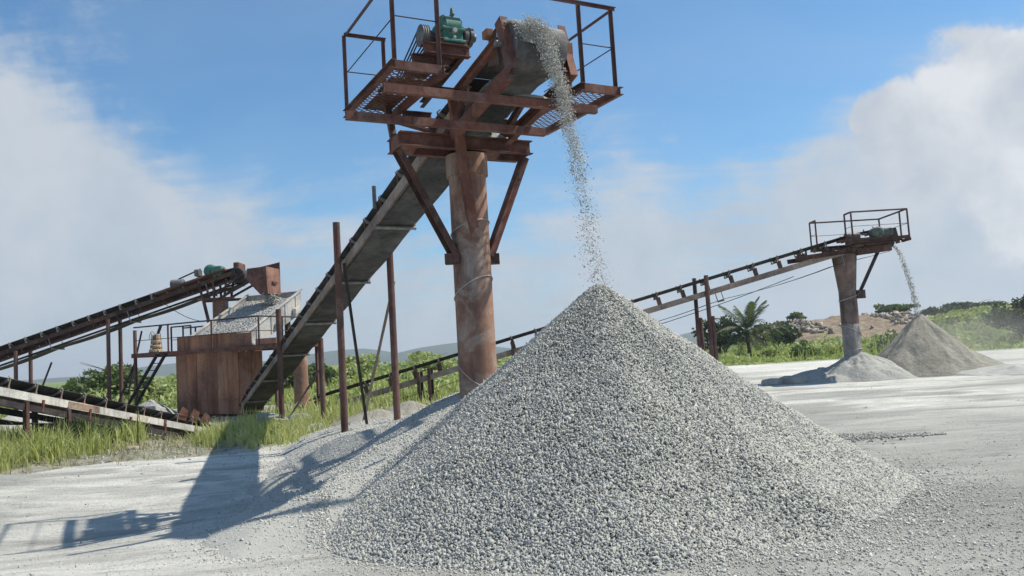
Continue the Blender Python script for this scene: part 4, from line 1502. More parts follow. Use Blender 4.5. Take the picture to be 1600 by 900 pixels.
def build_screen_plant():
    c = Q(2.6, 1.2, 0)
    T = thing('screening_plant', 'rusty screening tower with a sloping screen of stone, railed deck and ladder', 'screening plant', (c.x, c.y, 0))
    PZ = 2.42
    # casing of upright steel sheets
    a0, a1, b0, b1 = 1.25, 4.2, .3, 1.5
    n = 6
    rr = random.Random(5)
    for i in range(n):
        x0 = a0 + (a1 - a0) * i / n; x1 = a0 + (a1 - a0) * (i + 1) / n
        off = rr.uniform(-.02, .02)
        MB().box(Q((x0 + x1) / 2, b0 + off, 1.22), QA * ((x1 - x0) / 2 - .006), QB * .012, ZZ * 1.12).build('sheet', 'rust_sheet' if i in (1, 3, 5) else 'rust_panel', T)
    for i in range(2):
        x0 = b0 + (b1 - b0) * i / 2; x1 = b0 + (b1 - b0) * (i + 1) / 2
        MB().box(Q(a0, (x0 + x1) / 2 + .02, 1.22), QB * ((x1 - x0) / 2 - .01), QA * .012, ZZ * 1.12).build('sheet', 'rust_orange', T)
    MB().box(Q(a1, (b0 + b1) / 2, 1.22), QB * ((b1 - b0) / 2), QA * .012, ZZ * 1.12).build('sheet', 'rust_panel', T)
    MB().box(Q((a0 + a1) / 2, b1, 1.22), QA * ((a1 - a0) / 2), QB * .012, ZZ * 1.12).build('sheet', 'rust_panel', T)
    MB().bar(Q(a0, b0 - .03, .62), Q(a1, b0 - .03, .62), .02, .05).build('seam_bar', 'rust_panel', T)
    # deck
    D = MB()
    D.channel(Q(-.75, 0, PZ - .06), Q(6.15, 0, PZ - .06), .14, .07, .012, ZZ, 1)
    D.channel(Q(-.75, 2.4, PZ - .06), Q(6.15, 2.4, PZ - .06), .14, .07, .012, ZZ, -1)
    for a in (-.75, .3, 1.1, 4.35, 5.2, 6.13):
        D.bar(Q(a, .02, PZ - .07), Q(a, 2.38, PZ - .07), .07, .11)
    deck = D.build('deck', 'rust', T)
    MB().box(Q(.2, 1.2, PZ + .02), QA * .94, QB * 1.2, ZZ * .008).build('deck_plate', 'rust_dark', deck)
    MB().box(Q(5.2, 1.2, PZ + .02), QA * .94, QB * 1.2, ZZ * .008).build('deck_plate', 'rust_dark', deck)
    MB().box(Q(-.28, .03, PZ + .12), QA * .45, QB * .02, ZZ * .1).build('kick_plate', 'rust_orange', deck)
    # sheet box standing on the deck in front of the screen
    MB().box(Q(2.62, .22, PZ + .26), QA * 1.42, QB * .012, ZZ * .27).build('splash_plate', 'rust_panel', T)
    MB().box(Q(1.19, .55, PZ + .24), QB * .34, QA * .012, ZZ * .25).build('splash_plate', 'rust_orange', T)
    MB().box(Q(.85, .2, PZ + .24), QA * .34, QB * .012, ZZ * .24).build('splash_plate', 'rust_orange', T)
    # railings: near side, right side, far side
    H = 1.0
    mp = 'rail_dark'
    for (a, b) in ((0, 0), (2.15, 0), (4.25, 0), (0, 1.2), (0, 2.4), (4.6, 2.4), (5.4, 2.4), (5.0, 1.4), (4.6, 1.4), (5.62, 1.4)):
        MB().bar(Q(a, b, PZ - .05), Q(a, b, PZ + H), .05, .05).build('rail_post', mp if b else 'rust_post', T)
    for p, q in (((0, 0), (6.0, 0)), ((0, 0), (0, 2.4)), ((6.0, 2.4), (3.9, 2.4)), ((4.6, 1.4), (5.62, 1.4))):
        MB().tube(Q(*p, PZ + H), Q(*q, PZ + H), .028, 8).build('handrail', mp, T)
        MB().tube(Q(*p, PZ + H * .5), Q(*q, PZ + H * .5), .014, 6).build('rail_rod', mp, T)
    # ladder
    la, lb = Q(4.72, -.05, PZ - .02), Q(6.05, -.75, -.05)
    lad = MB()
    side = V((-.08, .52, 0)) * 0 + QA * -.42
    for s in (0, 1):
        lad.bar(la + side * s, lb + side * s, .05, .12, QB)
    L_ = lad.build('ladder', 'rail_dark', T)
    for i in range(10):
        t = (i + .5) / 10
        p = la.lerp(lb, t)
        MB().bar(p, p + side, .09, .03, ZZ).build('rung', 'rail_dark', L_)
    # legs of the deck
    for (a, b, z) in ((6.0, .05, PZ + .9), (6.0, 2.3, PZ), (-.6, 2.3, PZ), (-.6, .1, PZ)):
        MB().bar(Q(a, b, -.1), Q(a, b, z), .09, .09, QA).build('post', 'rust_post', T)
    MB().bar(Q(6.0, .08, PZ - .2), Q(7.3, .1, .2), .05, .05).build('brace', 'rail_dark', T)
    # screen box: steep trough pointing down towards the front left
    TR = at(466, 457, 31.2); BR = at(384, 522, 28.5); TL = at(383, 465, 32.1)
    ea = (TL - TR); eb = (TR - BR)
    lb = eb.length; wa_ = ea.length
    ea = ea.normalized(); ebn = eb.normalized()

    def s0(a, b_, up=0.0):           # a: 0 right wall .. 1 left wall, b_: 0 foot .. 1 top
        return BR + ea * (a * wa_) + eb * b_ + ZZ * up
    body = MB().strip([[s0(0, 0, -.22), s0(1, 0, -.22)], [s0(0, 1, -.22), s0(1, 1, -.22)]])
    body.strip([[s0(1, 0, -.27), s0(0, 0, -.27)], [s0(1, 1, -.27), s0(0, 1, -.27)]])
    body.build('screen_deck', 'dust_heap', T)
    for a, k in ((0, 1), (1, -1)):
        MB().prism([s0(a, -.04, 0), s0(a, 1.05, 0), s0(a, 1.05, -.9), s0(a, -.02, -.62)], ea * .015 * k).build('side_plate', 'dusty_steel', T)
        MB().bar(s0(a, -.05, .02), s0(a, 1.07, .02), .10, .05).build('edge_angle', 'pale_paint', T)
    for b_ in (.18, .45, .72, .93):
        MB().bar(s0(0, b_, -.75), s0(0, b_, -.03), .06, .07, ebn, (0, .035)).build('stiffener', 'dusty_steel', T)
    for b_ in (.1, .55, .9):
        MB().box(s0(0, b_, -.55) - ea * .1, ea * .08, ebn * .14, ZZ * .12).build('vibrator_mount', 'dusty_steel', T, bevel=.03)
    MB().prism([s0(0, 1.04, -.4), s0(1, 1.04, -.4), s0(1, 1.04, .0), s0(0, 1.04, .0)], ebn * .02).build('back_plate', 'dusty_steel', T)
    A0, A1 = .04, .96
    # legs under the box
    for a in (.08, .92):
        for b_ in (.15, .85):
            p = s0(a, b_, -.7)
            MB().bar(V((p.x, p.y, PZ + .02)), p, .16, .16, QA).build('support_leg', 'rust_dark', T)
    # stone on the screen
    rg = np.random.default_rng(31)
    n = 9000
    a = rg.uniform(.03, .97, n); b_ = rg.uniform(.0, 1.0, n)
    e1 = np.array(ea * wa_); e2 = np.array(eb)
    hgt = -.20 + .09 * np.clip(fbm(a * 5, b_ * 6, 3) + .4, 0, 1) + rg.uniform(-.01, .02, n)
    pts = np.array(BR)[None] + a[:, None] * e1 + b_[:, None] * e2
    pts[:, 2] += hgt
    stones('screened_stone', pts, rg.uniform(.025, .07, n), 'rubble_grey', T, 32, tone_bias=.25)
    # heavy pipe leg and lower frame seen past the conveyor
    for px, r_, Y in ((472, .24, 27.2), (330, .05, 27)):
        if px == 472:
            p = at(px, 640, Y)
            MB().lathe((p.x, p.y, -.1), ZZ, [(0, r_), (2.2, r_)], 20).build('pipe_leg', 'pillar_steel', T, smooth=True)

    # rusty yellow part left on the deck
    m = Q(5.42, .5, PZ + .03)
    Y_ = thing('machine_part', 'battered yellow ringed machine part standing on the plant deck beside the ladder', 'machine part', m)
    for k, (z, r1) in enumerate(((.0, .25), (.17, .22), (.34, .19))):
        MB().lathe(m + ZZ * z, ZZ, [(0, r1 - .03), (.02, r1), (.09, r1), (.11, r1 - .04)], 14).build('ring', 'yellow_paint', Y_, smooth=True)
    MB().lathe(m + ZZ * .1, ZZ, [(0, .15), (.55, .13), (.57, .08)], 14).build('casing', 'patch', Y_, smooth=True)
    for k in range(4):
        c_, s_ = math.cos(.6 + k * 1.57), math.sin(.6 + k * 1.57)
        MB().bar(m + V((.2 * c_, .2 * s_, 0)), m + V((.15 * c_, .15 * s_, .72)), .035, .02, SU).build('upright', 'yellow_paint', Y_)
    hoop = [m + QA * (.2 - .0 + .06 * math.cos(t)) * 1.0 + ZZ * (.5 + .3 * math.sin(t)) + QA * (.1 * math.cos(t)) for t in [math.pi * i / 10 for i in range(11)]]
    MB().path(hoop, .014, 5).build('handle', 'yellow_paint', Y_)
    MB().bar(m - QA * .1 + ZZ * .7, m - QA * .26 + ZZ * 1.0, .05, .1, QB).build('lever', 'rail_dark', Y_)
    for s in (-1, 1):
        MB().bar(m + QA * .26 * s - QB * .1, m + QA * .2 * s - QB * .1 + ZZ * .12, .04, .05, QA).build('foot', 'yellow_paint', Y_)


build_screen_plant()


def build_upper_left_conveyor():
    Yc = 31.8
    head = at(372, 424, Yc); far = at(-330, 668, Yc)
    T = thing('belt_conveyor', 'dark trough conveyor climbing from the left to the rusty hopper over the screen', 'conveyor',
              (at(345, 560, Yc).x, Yc, 0), GRP_C)
    C = Conveyor(T, far, head, .85, (.16, .07), spacing=.645,
                 mats={'stringer': 'rust_dark', 'stringer_l': 'rust_dark', 'belt': 'rubber', 'return': 'dusty_rubber', 'idler': 'roller_steel', 'tie': 'rust_dark'},
                 ret_every=5, sag=.07, ret_drop=.52, hook=.14, drum_r=.2)
    pt = C.pt; L = C.L; d0 = V((C.d.x, C.d.y, 0)).normalized(); pr = V((-d0.y, d0.x, 0))
    # lower chord
    for s in (-1, 1):
        MB().bar(pt(2, s * .42, -.36), pt(L - .2, s * .42, -.36), .06, .07, C.up).build('lower_chord', 'rust_dark', T)
    n = 15
    for i in range(n):
        t = 3 + (L - 5) * i / (n - 1)
        MB().bar(pt(t, .42, -.15), pt(t, .42, -.35), .05, .04, C.d).build('upright', 'rust_dark', T)
    # drive
    p = pt(L - .95, .1, .32)
    MB().lathe(p + pr * .3, -pr, [(0, .16), (.04, .26), (.5, .26), (.56, .18)], 18).build('gearbox', 'green_paint', T, smooth=True)
    MB().box(p + d0 * .28 - pr * .1 - ZZ * .02, d0 * .22, pr * .24, ZZ * .2).build('gearbox', 'green_paint', T, bevel=.07)
    MB().box(p - d0 * .55 - ZZ * .04, d0 * .1, pr * .2, ZZ * .14).build('bearing', 'grey_iron', T, bevel=.04)
    m = pt(L - 2.35, .1, .32)
    MB().lathe(m - d0 * .3 - ZZ * .05, d0, [(0, .1), (.04, .2), (.5, .2), (.56, .12)], 16).build('motor', 'grey_iron', T, smooth=True)
    MB().bar(m + ZZ * .15, p - d0 * .45 + ZZ * .12, .04, .05).build('drive_belt', 'rubber', T)
    MB().bar(pt(L - 3.2, .3, .12), pt(L - .3, .3, .14), .6, .07, C.up).build('drive_beam', 'rust', T)
    MB().box(pt(L - .05, -.1, .1) + d0 * .1, d0 * .12, pr * .4, ZZ * .26).build('head_cover', 'rust', T, bevel=.05)
    # head pillar with its bracing
    q = at(347, 560, Yc)
    ztop = pt(L - 1.0, 0, 0).z
    zc = at(344, 470, Yc).z
    MB().lathe((q.x, q.y, 0), ZZ, [(0, .3), (zc, .3)], 24).build('pillar', 'pillar_steel', T, smooth=True)
    for s in (-1, 1):
        MB().bar(V((q.x, q.y, zc + .05)) - d0 * .75 + pr * s * .4, V((q.x, q.y, zc + .05)) + d0 * .7 + pr * s * .4, .09, .1).build('cross_head', 'rust', T)
        for k in (-.55, -.1, .3):
            pp = V((q.x, q.y, zc + .1)) + d0 * k + pr * s * .38
            MB().bar(pp, pp + d0 * (k * .35) + ZZ * .72, .09, .07, d0).build('stub_post', 'rust_dark', T)
        MB().bar(V((q.x, q.y, zc + .05)) + d0 * .1 + pr * s * .42, V((q.x, q.y, zc + .05)) + d0 * 1.35 + ZZ * .62 + pr * s * .42, .08, .08).build('raking_leg', 'rust_dark', T)
        MB().bar(V((q.x, q.y, zc + .25)) + d0 * .0 + pr * s * .44, V((q.x, q.y, zc + .25)) + d0 * 1.1 + ZZ * .75 + pr * s * .44, .06, .06).build('raking_leg', 'rust_dark', T)
    MB().bar(V((q.x, q.y, zc)) - d0 * .55 - pr * .3, V((q.x, q.y, zc - 2.1)) - d0 * .1 - pr * .3, .1, .1, pr).build('strut', 'rust_dark', T)
    # posts under the run
    for px, lean, up_ in ((187, 0, -.1), (30, 0, -.1), (-200, 0, -.1)):
        t = (at(px, 520, Yc) - C.P0).dot(C.d); w = pt(t, 0, 0)
        for s in (-1, 1):
            b_ = V((w.x, w.y, 0)) + pr * s * .48
            MB().tube(b_ - ZZ * .2, b_ + ZZ * (w.z - .1 + up_), .075, 10).build('post', 'rust_post', T, smooth=True)
        MB().bar(V((w.x, w.y, 1.0)) - pr * .4, V((w.x, w.y, 1.0)) + d0 * .75 - pr * .4, .05, .05).build('post_tie', 'rail_dark', T)
        MB().bar(V((w.x, w.y, w.z - .7)) + d0 * (.95) + pr * .3, V((w.x, w.y, .9)) + d0 * .35 + pr * .3, .06, .05).build('post_brace', 'rail_dark', T)
    # loose cable and wire
    p0 = pt(L - 3.0, .5, -.3); p1 = Q(3.6, 2.2, 3.6)
    MB().path([p0.lerp(p1, i / 12) - ZZ * .35 * math.sin(math.pi * i / 12) for i in range(13)], .012, 4).build('cable', 'cable', T)
    # hopper at the discharge
    h0 = at(416, 437, 30.6)
    Hc = V((h0.x, h0.y, 0))
    fa = lambda a, b, z: Hc + QA * a + QB * b + ZZ * z
    zt, zb_ = at(416, 416, 30.6).z, at(416, 459, 30.6).z
    hop = MB().prism([fa(.95, 0, zt + .0), fa(0, 0, zt), fa(-.05, 0, zb_), fa(.3, 0, zb_), fa(.95, 0, zt - .45)], QB * .018).build('hopper', 'rust', T)
    MB().prism([fa(0, 0, zt), fa(0, .75, zt - .05), fa(-.05, .75, zb_), fa(-.05, 0, zb_)], QA * .018).build('hopper_side', 'rust_orange', hop)
    MB().prism([fa(.95, .75, zt + .12), fa(0, .78, zt + .22), fa(0, .78, zb_), fa(.3, .78, zb_)], QB * .018).build('hopper_back', 'rust', hop)
    MB().prism([fa(.95, 0, zt - .45), fa(.95, .75, zt - .45), fa(.3, .75, zb_), fa(.3, 0, zb_)], QA * .018).build('hopper_slope', 'rust_dark', hop)
    MB().box(fa(-.06, .4, zt - .62), QB * .12, QA * .03, ZZ * .04).build('handle', 'rust_dark', hop)
    # stone dropping out of the hopper
    rg = np.random.default_rng(41)
    n = 500
    c = fa(.12, .4, 0)
    z = rg.uniform(zb_ - .42, zb_ + .1, n)
    pts = np.stack([c.x + rg.normal(0, .1, n), c.y + rg.normal(0, .12, n), z], 1)
    o = stones('falling_stone', pts, rg.uniform(.04, .1, n), 'rubble_grey', None, 42, loc=(c.x, c.y, zb_))
    tag(o, 'short fall of crushed stone from the rusty hopper onto the screen', 'falling gravel')


build_upper_left_conveyor()


def build_lower_left_conveyor():
    tail = at(314, 672, 24.6); up_ = at(-110, 590, 15.2)
    T = thing('belt_conveyor', 'low conveyor with a whitish side channel running out of the plant foot to the left', 'conveyor',
              (-10.4, 20, 0), GRP_C)
    C = Conveyor(T, tail, up_, .8, (.17, .07), spacing=.78, belt_w=.7,
                 mats={'stringer': 'dusty_timber', 'stringer_l': 'pale_paint', 'belt': 'rubber', 'return': 'rubber', 'idler': 'dusty_timber', 'tie': 'rust_dark'},
                 ret_every=4, sag=.14, ret_drop=.5, hook=.16)
    pt = C.pt; L = C.L
    # second, darker chord below, short uprights, legs
    for s in (-1, 1):
        MB().bar(pt(1.8, s * .4, -.36), pt(L, s * .4, -.30), .07, .13, C.up).build('lower_chord', 'rail_dark', T)
    t = 1.0
    while t < L:
        MB().bar(pt(t, -.415, -.1), pt(t, -.415, -.36), .06, .05, C.d).build('upright', 'rust', T)
        t += 1.55
    # the rusty patch on the pale side channel
    MB().bar(pt(5.3, -.405, -.08), pt(6.4, -.405, -.085), .012, .14, C.up).build('patch_plate', 'patch', T)
    MB().bar(pt(2.5, -.41, -.1), pt(2.62, -.41, -.1), .02, .22, C.up).build('patch_plate', 'rust', T)
    for t in (6.4, 7.7, 9.6):
        for s in (-1, 1):
            p = pt(t, s * .42, -.2)
            MB().bar(V((p.x, p.y, -.2)), p, .09, .09, C.d).build('post', 'rust_dark', T)
    # receiving chute plates at the tail
    for i, (t, z1) in enumerate(((.15, .32), (.75, .36), (1.35, .34))):
        MB().prism([pt(t, -.3, .1), pt(t + .5, -.3, .12), pt(t + .42, -.42, .12 + z1), pt(t + .12, -.42, .05 + z1)], C.n * .015).build('skirt_plate', 'rust_orange', T)
    MB().box(pt(2.0, .25, .3), C.d * .26, C.n * .16, ZZ * .16).build('motor_cover', 'pale_paint', T, bevel=.03)


build_lower_left_conveyor()


# ================================================================== vegetation
def leaf_quads(name, C, size, mat, parent=None, seed=1, up=0.35, asp=.55, tone=None, loc=None, kind=None):
    """many small folded leaf faces at points C"""
    rg = np.random.default_rng(seed); n = len(C)
    C = np.asarray(C, float)
    ax = rg.normal(size=(n, 3)); ax[:, 2] = ax[:, 2] * .7 + up; ax /= np.linalg.norm(ax, axis=1)[:, None]
    t = rg.normal(size=(n, 3)); sd = np.cross(ax, t); sd /= np.linalg.norm(sd, axis=1)[:, None]
    s = (np.asarray(size) * np.ones(n))[:, None]
    a = C - ax * s * .5; b = C + ax * s * .5
    l = C + sd * s * asp * .5 - ax * s * .08; r = C - sd * s * asp * .5 - ax * s * .08
    Vv = np.stack([a, r, b, l], 1).reshape(-1, 3)
    F = (np.arange(n) * 4)[:, None] + np.array([[0, 1, 2, 3]])
    tn = np.clip((rg.normal(.5, .2, n) if tone is None else tone + rg.normal(0, .13, n)), 0, 1)
    o = np_mesh(name, Vv, F, mat, parent, np.repeat(tn, 4), loc=loc)
    if kind:
        o['kind'] = kind
    return o


def crown_points(c, rad, n, rg, clumps=14, shell=.55):
    """leaf positions in uneven clumps spread through an ellipsoid"""
    c = np.array(c); rad = np.array(rad)
    d = rg.normal(size=(clumps, 3)); d /= np.linalg.norm(d, axis=1)[:, None]
    cc = d * rg.uniform(.25, .85, (clumps, 1))
    cc[:, 2] = np.maximum(cc[:, 2], -.55)
    cr = rg.uniform(.22, .42, clumps)
    k = rg.integers(0, clumps, n)
    dd = rg.normal(size=(n, 3)); dd /= np.linalg.norm(dd, axis=1)[:, None]
    p = cc[k] + dd * (cr[k] * rg.uniform(shell, 1.05, n))[:, None]
    tone = np.clip(.5 + rg.normal(0, .17, clumps), .1, .9)[k]
    return c + p * rad, tone


def tree(label, x, y, h, w, mat='tree_leaf', n=900, leaf=.3, name='tree', cat='tree', group=None, seed=1, clumps=16, trunk=True, low=.3):
    rg = np.random.default_rng(seed)
    z0 = float(ground_z(x, y)) - .05
    T = thing(name, label, cat, (x, y, z0), group)
    cz = z0 + h * (1 + low) / 2
    pts, tone = crown_points((x, y, cz), (w / 2, w / 2, h * (1 - low) / 2), n, rg, clumps)
    leaf_quads('crown', pts, rg.uniform(.6, 1.3, n) * leaf, mat, T, seed + 1, tone=tone)
    mb = MB()
    p = V((x, y, z0)); rr = .035 * h
    for i in range(4):
        q = p + V((rg.normal(0, .06) * h * .3, rg.normal(0, .06) * h * .3, h * .2))
        mb.tube(p, q, rr, 7, rr * .8); rr *= .8; p = q
        if i >= 1:
            for k in range(3):
                a = rg.uniform(0, 6.28)
                e = p + V((math.cos(a) * w * .3, math.sin(a) * w * .3, h * rg.uniform(.08, .22)))
                mb.tube(p, e, rr * .55, 5, rr * .2)
    mb.build('trunk', 'bark', T)
    return T


def bush(label, x, y, h, w, mat='field_leaf', n=420, leaf=.2, group='bushes at the edge of the yard', seed=1, d=None):
    rg = np.random.default_rng(seed)
    z0 = float(ground_z(x, y)) - .05
    T = thing('bush', label, 'bush', (x, y, z0), group)
    pts, tone = crown_points((x, y, z0 + h * .42), (w / 2, (d or w) / 2, h * .6), n, rg, 12)
    pts[:, 2] = np.maximum(pts[:, 2], z0 + .02)
    leaf_quads('foliage', pts, rg.uniform(.6, 1.35, n) * leaf, mat, T, seed + 1, tone=tone)
    mb = MB()
    for k in range(5):
        a = rg.uniform(0, 6.28)
        mb.tube(V((x, y, z0)), V((x + math.cos(a) * w * .25, y + math.sin(a) * w * .25, z0 + h * .6)), .03, 5, .01)
    mb.build('stems', 'bark', T)
    return T


def blades(name, x, y, h, mat, seed=1, lean=.35, wid=.012, parent=None, loc=None, tone=None, z=None):
    rg = np.random.default_rng(seed); n = len(x)
    z = ground_z(x, y) if z is None else z
    a = rg.uniform(0, 2 * math.pi, n); ln = np.abs(rg.normal(0, lean, n)) * h
    dx, dy = np.cos(a), np.sin(a); px, py = -dy, dx
    b = rg.uniform(0, 2 * math.pi, n); px, py = np.cos(b), np.sin(b)
    w = wid * rg.uniform(.6, 1.4, n)
    rows = []
    for t, ww in ((0, 1.0), (.4, .85), (.75, .5), (1.0, .06)):
        cx = x + dx * ln * t ** 2; cy = y + dy * ln * t ** 2; cz = z + h * (t - .25 * (ln / np.maximum(h, .01)) * t ** 3)
        rows.append(np.stack([np.stack([cx - px * w * ww, cy - py * w * ww, cz], 1), np.stack([cx + px * w * ww, cy + py * w * ww, cz], 1)], 1))
    Vv = np.concatenate(rows, 1).reshape(-1, 3)
    k = (np.arange(n) * 8)[:, None, None]
    F = (k + np.array([[[0, 1, 3, 2], [2, 3, 5, 4], [4, 5, 7, 6]]])).reshape(-1, 4)
    tn = np.clip(rg.normal(.5, .22, n) if tone is None else tone + rg.normal(0, .15, n), 0, 1)
    o = np_mesh(name, Vv, F, mat, parent, np.repeat(tn, 8), loc=loc)
    o['kind'] = 'stuff'
    return o


def build_grass():
    rg = np.random.default_rng(51)
    # the tall green strip at lower left, in tufts
    n = 1500
    tx = rg.uniform(-17, -7.6, n); ty = rg.uniform(13.5, 21, n)
    edge = np.interp(tx, [-17, -9.6, -9.0, -8.6, -8.0], [14.0, 14.5, 15.6, 18.4, 22.0]) + .5 * fbm(tx * 1.3, ty * 0, 2)
    dens = sstep(-.1, .5, ty - edge) * sstep(21, 19.5, ty) * (.5 + 1.2 * (fbm(tx * .7, ty * .7, 3) + .35))
    keep = rg.uniform(0, 1, n) < dens
    tx, ty = tx[keep], ty[keep]
    keep = tx < -.47 * ty + .25 * np.sin(ty * 3)
    tx, ty = tx[keep], ty[keep]
    hh = np.clip(rg.normal(.50, .13, len(tx)), .2, .85) * (.5 + .5 * sstep(0, 1.3, ty - np.interp(tx, [-17, -9.6, -9.0, -8.6, -8.0], [14.0, 14.5, 15.6, 18.4, 22.0])))
    k = 26
    x = np.repeat(tx, k) + rg.normal(0, .13, len(tx) * k); y = np.repeat(ty, k) + rg.normal(0, .13, len(tx) * k)
    h = np.repeat(hh, k) * rg.uniform(.5, 1.2, len(x))
    tone = np.repeat(np.clip(rg.normal(.55, .15, len(tx)), 0, 1), k)
    blades('tall_grass', x, y, h, 'grass', 52, .45, .013, loc=(-10, 17, 0), tone=tone)
    # the patch under the tail of the big conveyor
    n = 900
    tx = rg.uniform(-7.4, -4.6, n); ty = rg.uniform(15.8, 24.5, n)
    dens = sstep(16.2, 18.6, ty + .5 * (tx + 6)) * sstep(-4.4, -5.4, tx) * (.35 + 1.5 * (fbm(tx * .9, ty * .9, 3) + .25))
    keep = rg.uniform(0, 1, n) < dens
    tx, ty = tx[keep], ty[keep]
    k = 24
    x = np.repeat(tx, k) + rg.normal(0, .14, len(tx) * k); y = np.repeat(ty, k) + rg.normal(0, .14, len(tx) * k)
    h = np.repeat(np.clip(rg.normal(.30, .11, len(tx)), .08, .5), k) * rg.uniform(.4, 1.2, len(x))
    blades('weeds', x, y, h, 'grass', 54, .5, .012, loc=(-6.5, 19, 0), tone=np.repeat(np.clip(rg.normal(.62, .2, len(tx)), 0, 1), k))
    # dry straggly grass on the bank between and along the edge of the yard
    n = 15000
    x = rg.uniform(-17, -4.4, n); y = rg.uniform(13.4, 27, n)
    m = soil_mask(x, y) * (.4 + 1.6 * (fbm(x * .8, y * .8, 3) + .2))
    keep = rg.uniform(0, 1, n) < m * .9
    x, y = x[keep], y[keep]
    blades('dry_grass', x, y, np.clip(rg.normal(.17, .08, len(x)), .04, .4), 'dry_grass', 56, .8, .009, loc=(-9, 19, 0))
    # tiny dry litter on the bank
    # weeds between the posts and the low conveyor
    n = 9000
    x = rg.uniform(-9, 4, n); y = rg.uniform(20.5, 33, n)
    m = (.25 + 1.6 * (fbm(x * .5, y * .5, 3) + .15)) * sstep(20, 24, y)
    keep = rg.uniform(0, 1, n) < m
    x, y = x[keep], y[keep]
    blades('rough_grass', x, y, np.clip(rg.normal(.35, .16, len(x)), .08, .8), 'grass', 58, .5, .02, loc=(-3, 27, 0))

    # the green field: rank growth, leaf clumps and tall stems
    n = 60000
    x = rg.uniform(-45, 62, n); y = 30 + 62 * rg.uniform(0, 1, n) ** 1.25
    inview = (np.abs(x) < y * .70 + 3)
    fm = field_mask(x, y)
    keep = inview & (rg.uniform(0, 1, n) < fm) & ~((x > 3.5) & (x < 11) & (y < 46))
    x, y = x[keep], y[keep]
    lump = fbm(x * .16, y * .16, 4)
    hmax = np.clip(.75 + 2.4 * (lump + .10), .25, 2.0) * np.interp(x, [-30, -10, 0, 8, 24, 30], [1.0, 1.0, 1.0, .68, .68, 1.0])
    hmax = hmax * (.45 + .55 * sstep(0, 4, y - np.interp(x, [-60, -30, -14, -9, -5, 0, 6, 12, 30, 60], [34, 34, 36, 34, 31, 31, 44, 53, 55, 50])))
    z = ground_z(x, y) + hmax * rg.uniform(.1, 1, len(x)) ** .6
    tone = np.clip(.5 + 1.1 * fbm(x * .35 + 5, y * .35, 3) + .12 * (rg.uniform(0, 1, len(x)) - .5), 0, 1)
    leaf_quads('undergrowth', np.stack([x, y, z], 1), rg.uniform(.18, .5, len(x)) * np.interp(y, [30, 60, 95], [.8, 1.1, 1.5]), 'field_leaf', None, 61, up=.5, asp=.5, tone=tone,
               loc=(0, 55, 0), kind='stuff')
    n = 26000
    x = rg.uniform(-40, 50, n); y = 31 + 45 * rg.uniform(0, 1, n) ** 1.4
    keep = (np.abs(x) < y * .70 + 3) & (rg.uniform(0, 1, n) < field_mask(x, y)) & ~((x > 3.5) & (x < 11) & (y < 46))
    x, y = x[keep], y[keep]
    blades('field_grass', x, y, np.clip(rg.normal(.55, .25, len(x)), .2, 1.1) * (.5 + 1.2 * np.clip(fbm(x * .2 + 3, y * .2, 3) + .4, 0, 1)), 'grass', 62, .3, .035, loc=(0, 50, 0),
           tone=np.clip(.45 + .8 * fbm(x * .3, y * .3, 2), 0, 1))


build_grass()


def gxy(px, py, Y):
    p = at(px, py, Y)
    return p.x, p.y


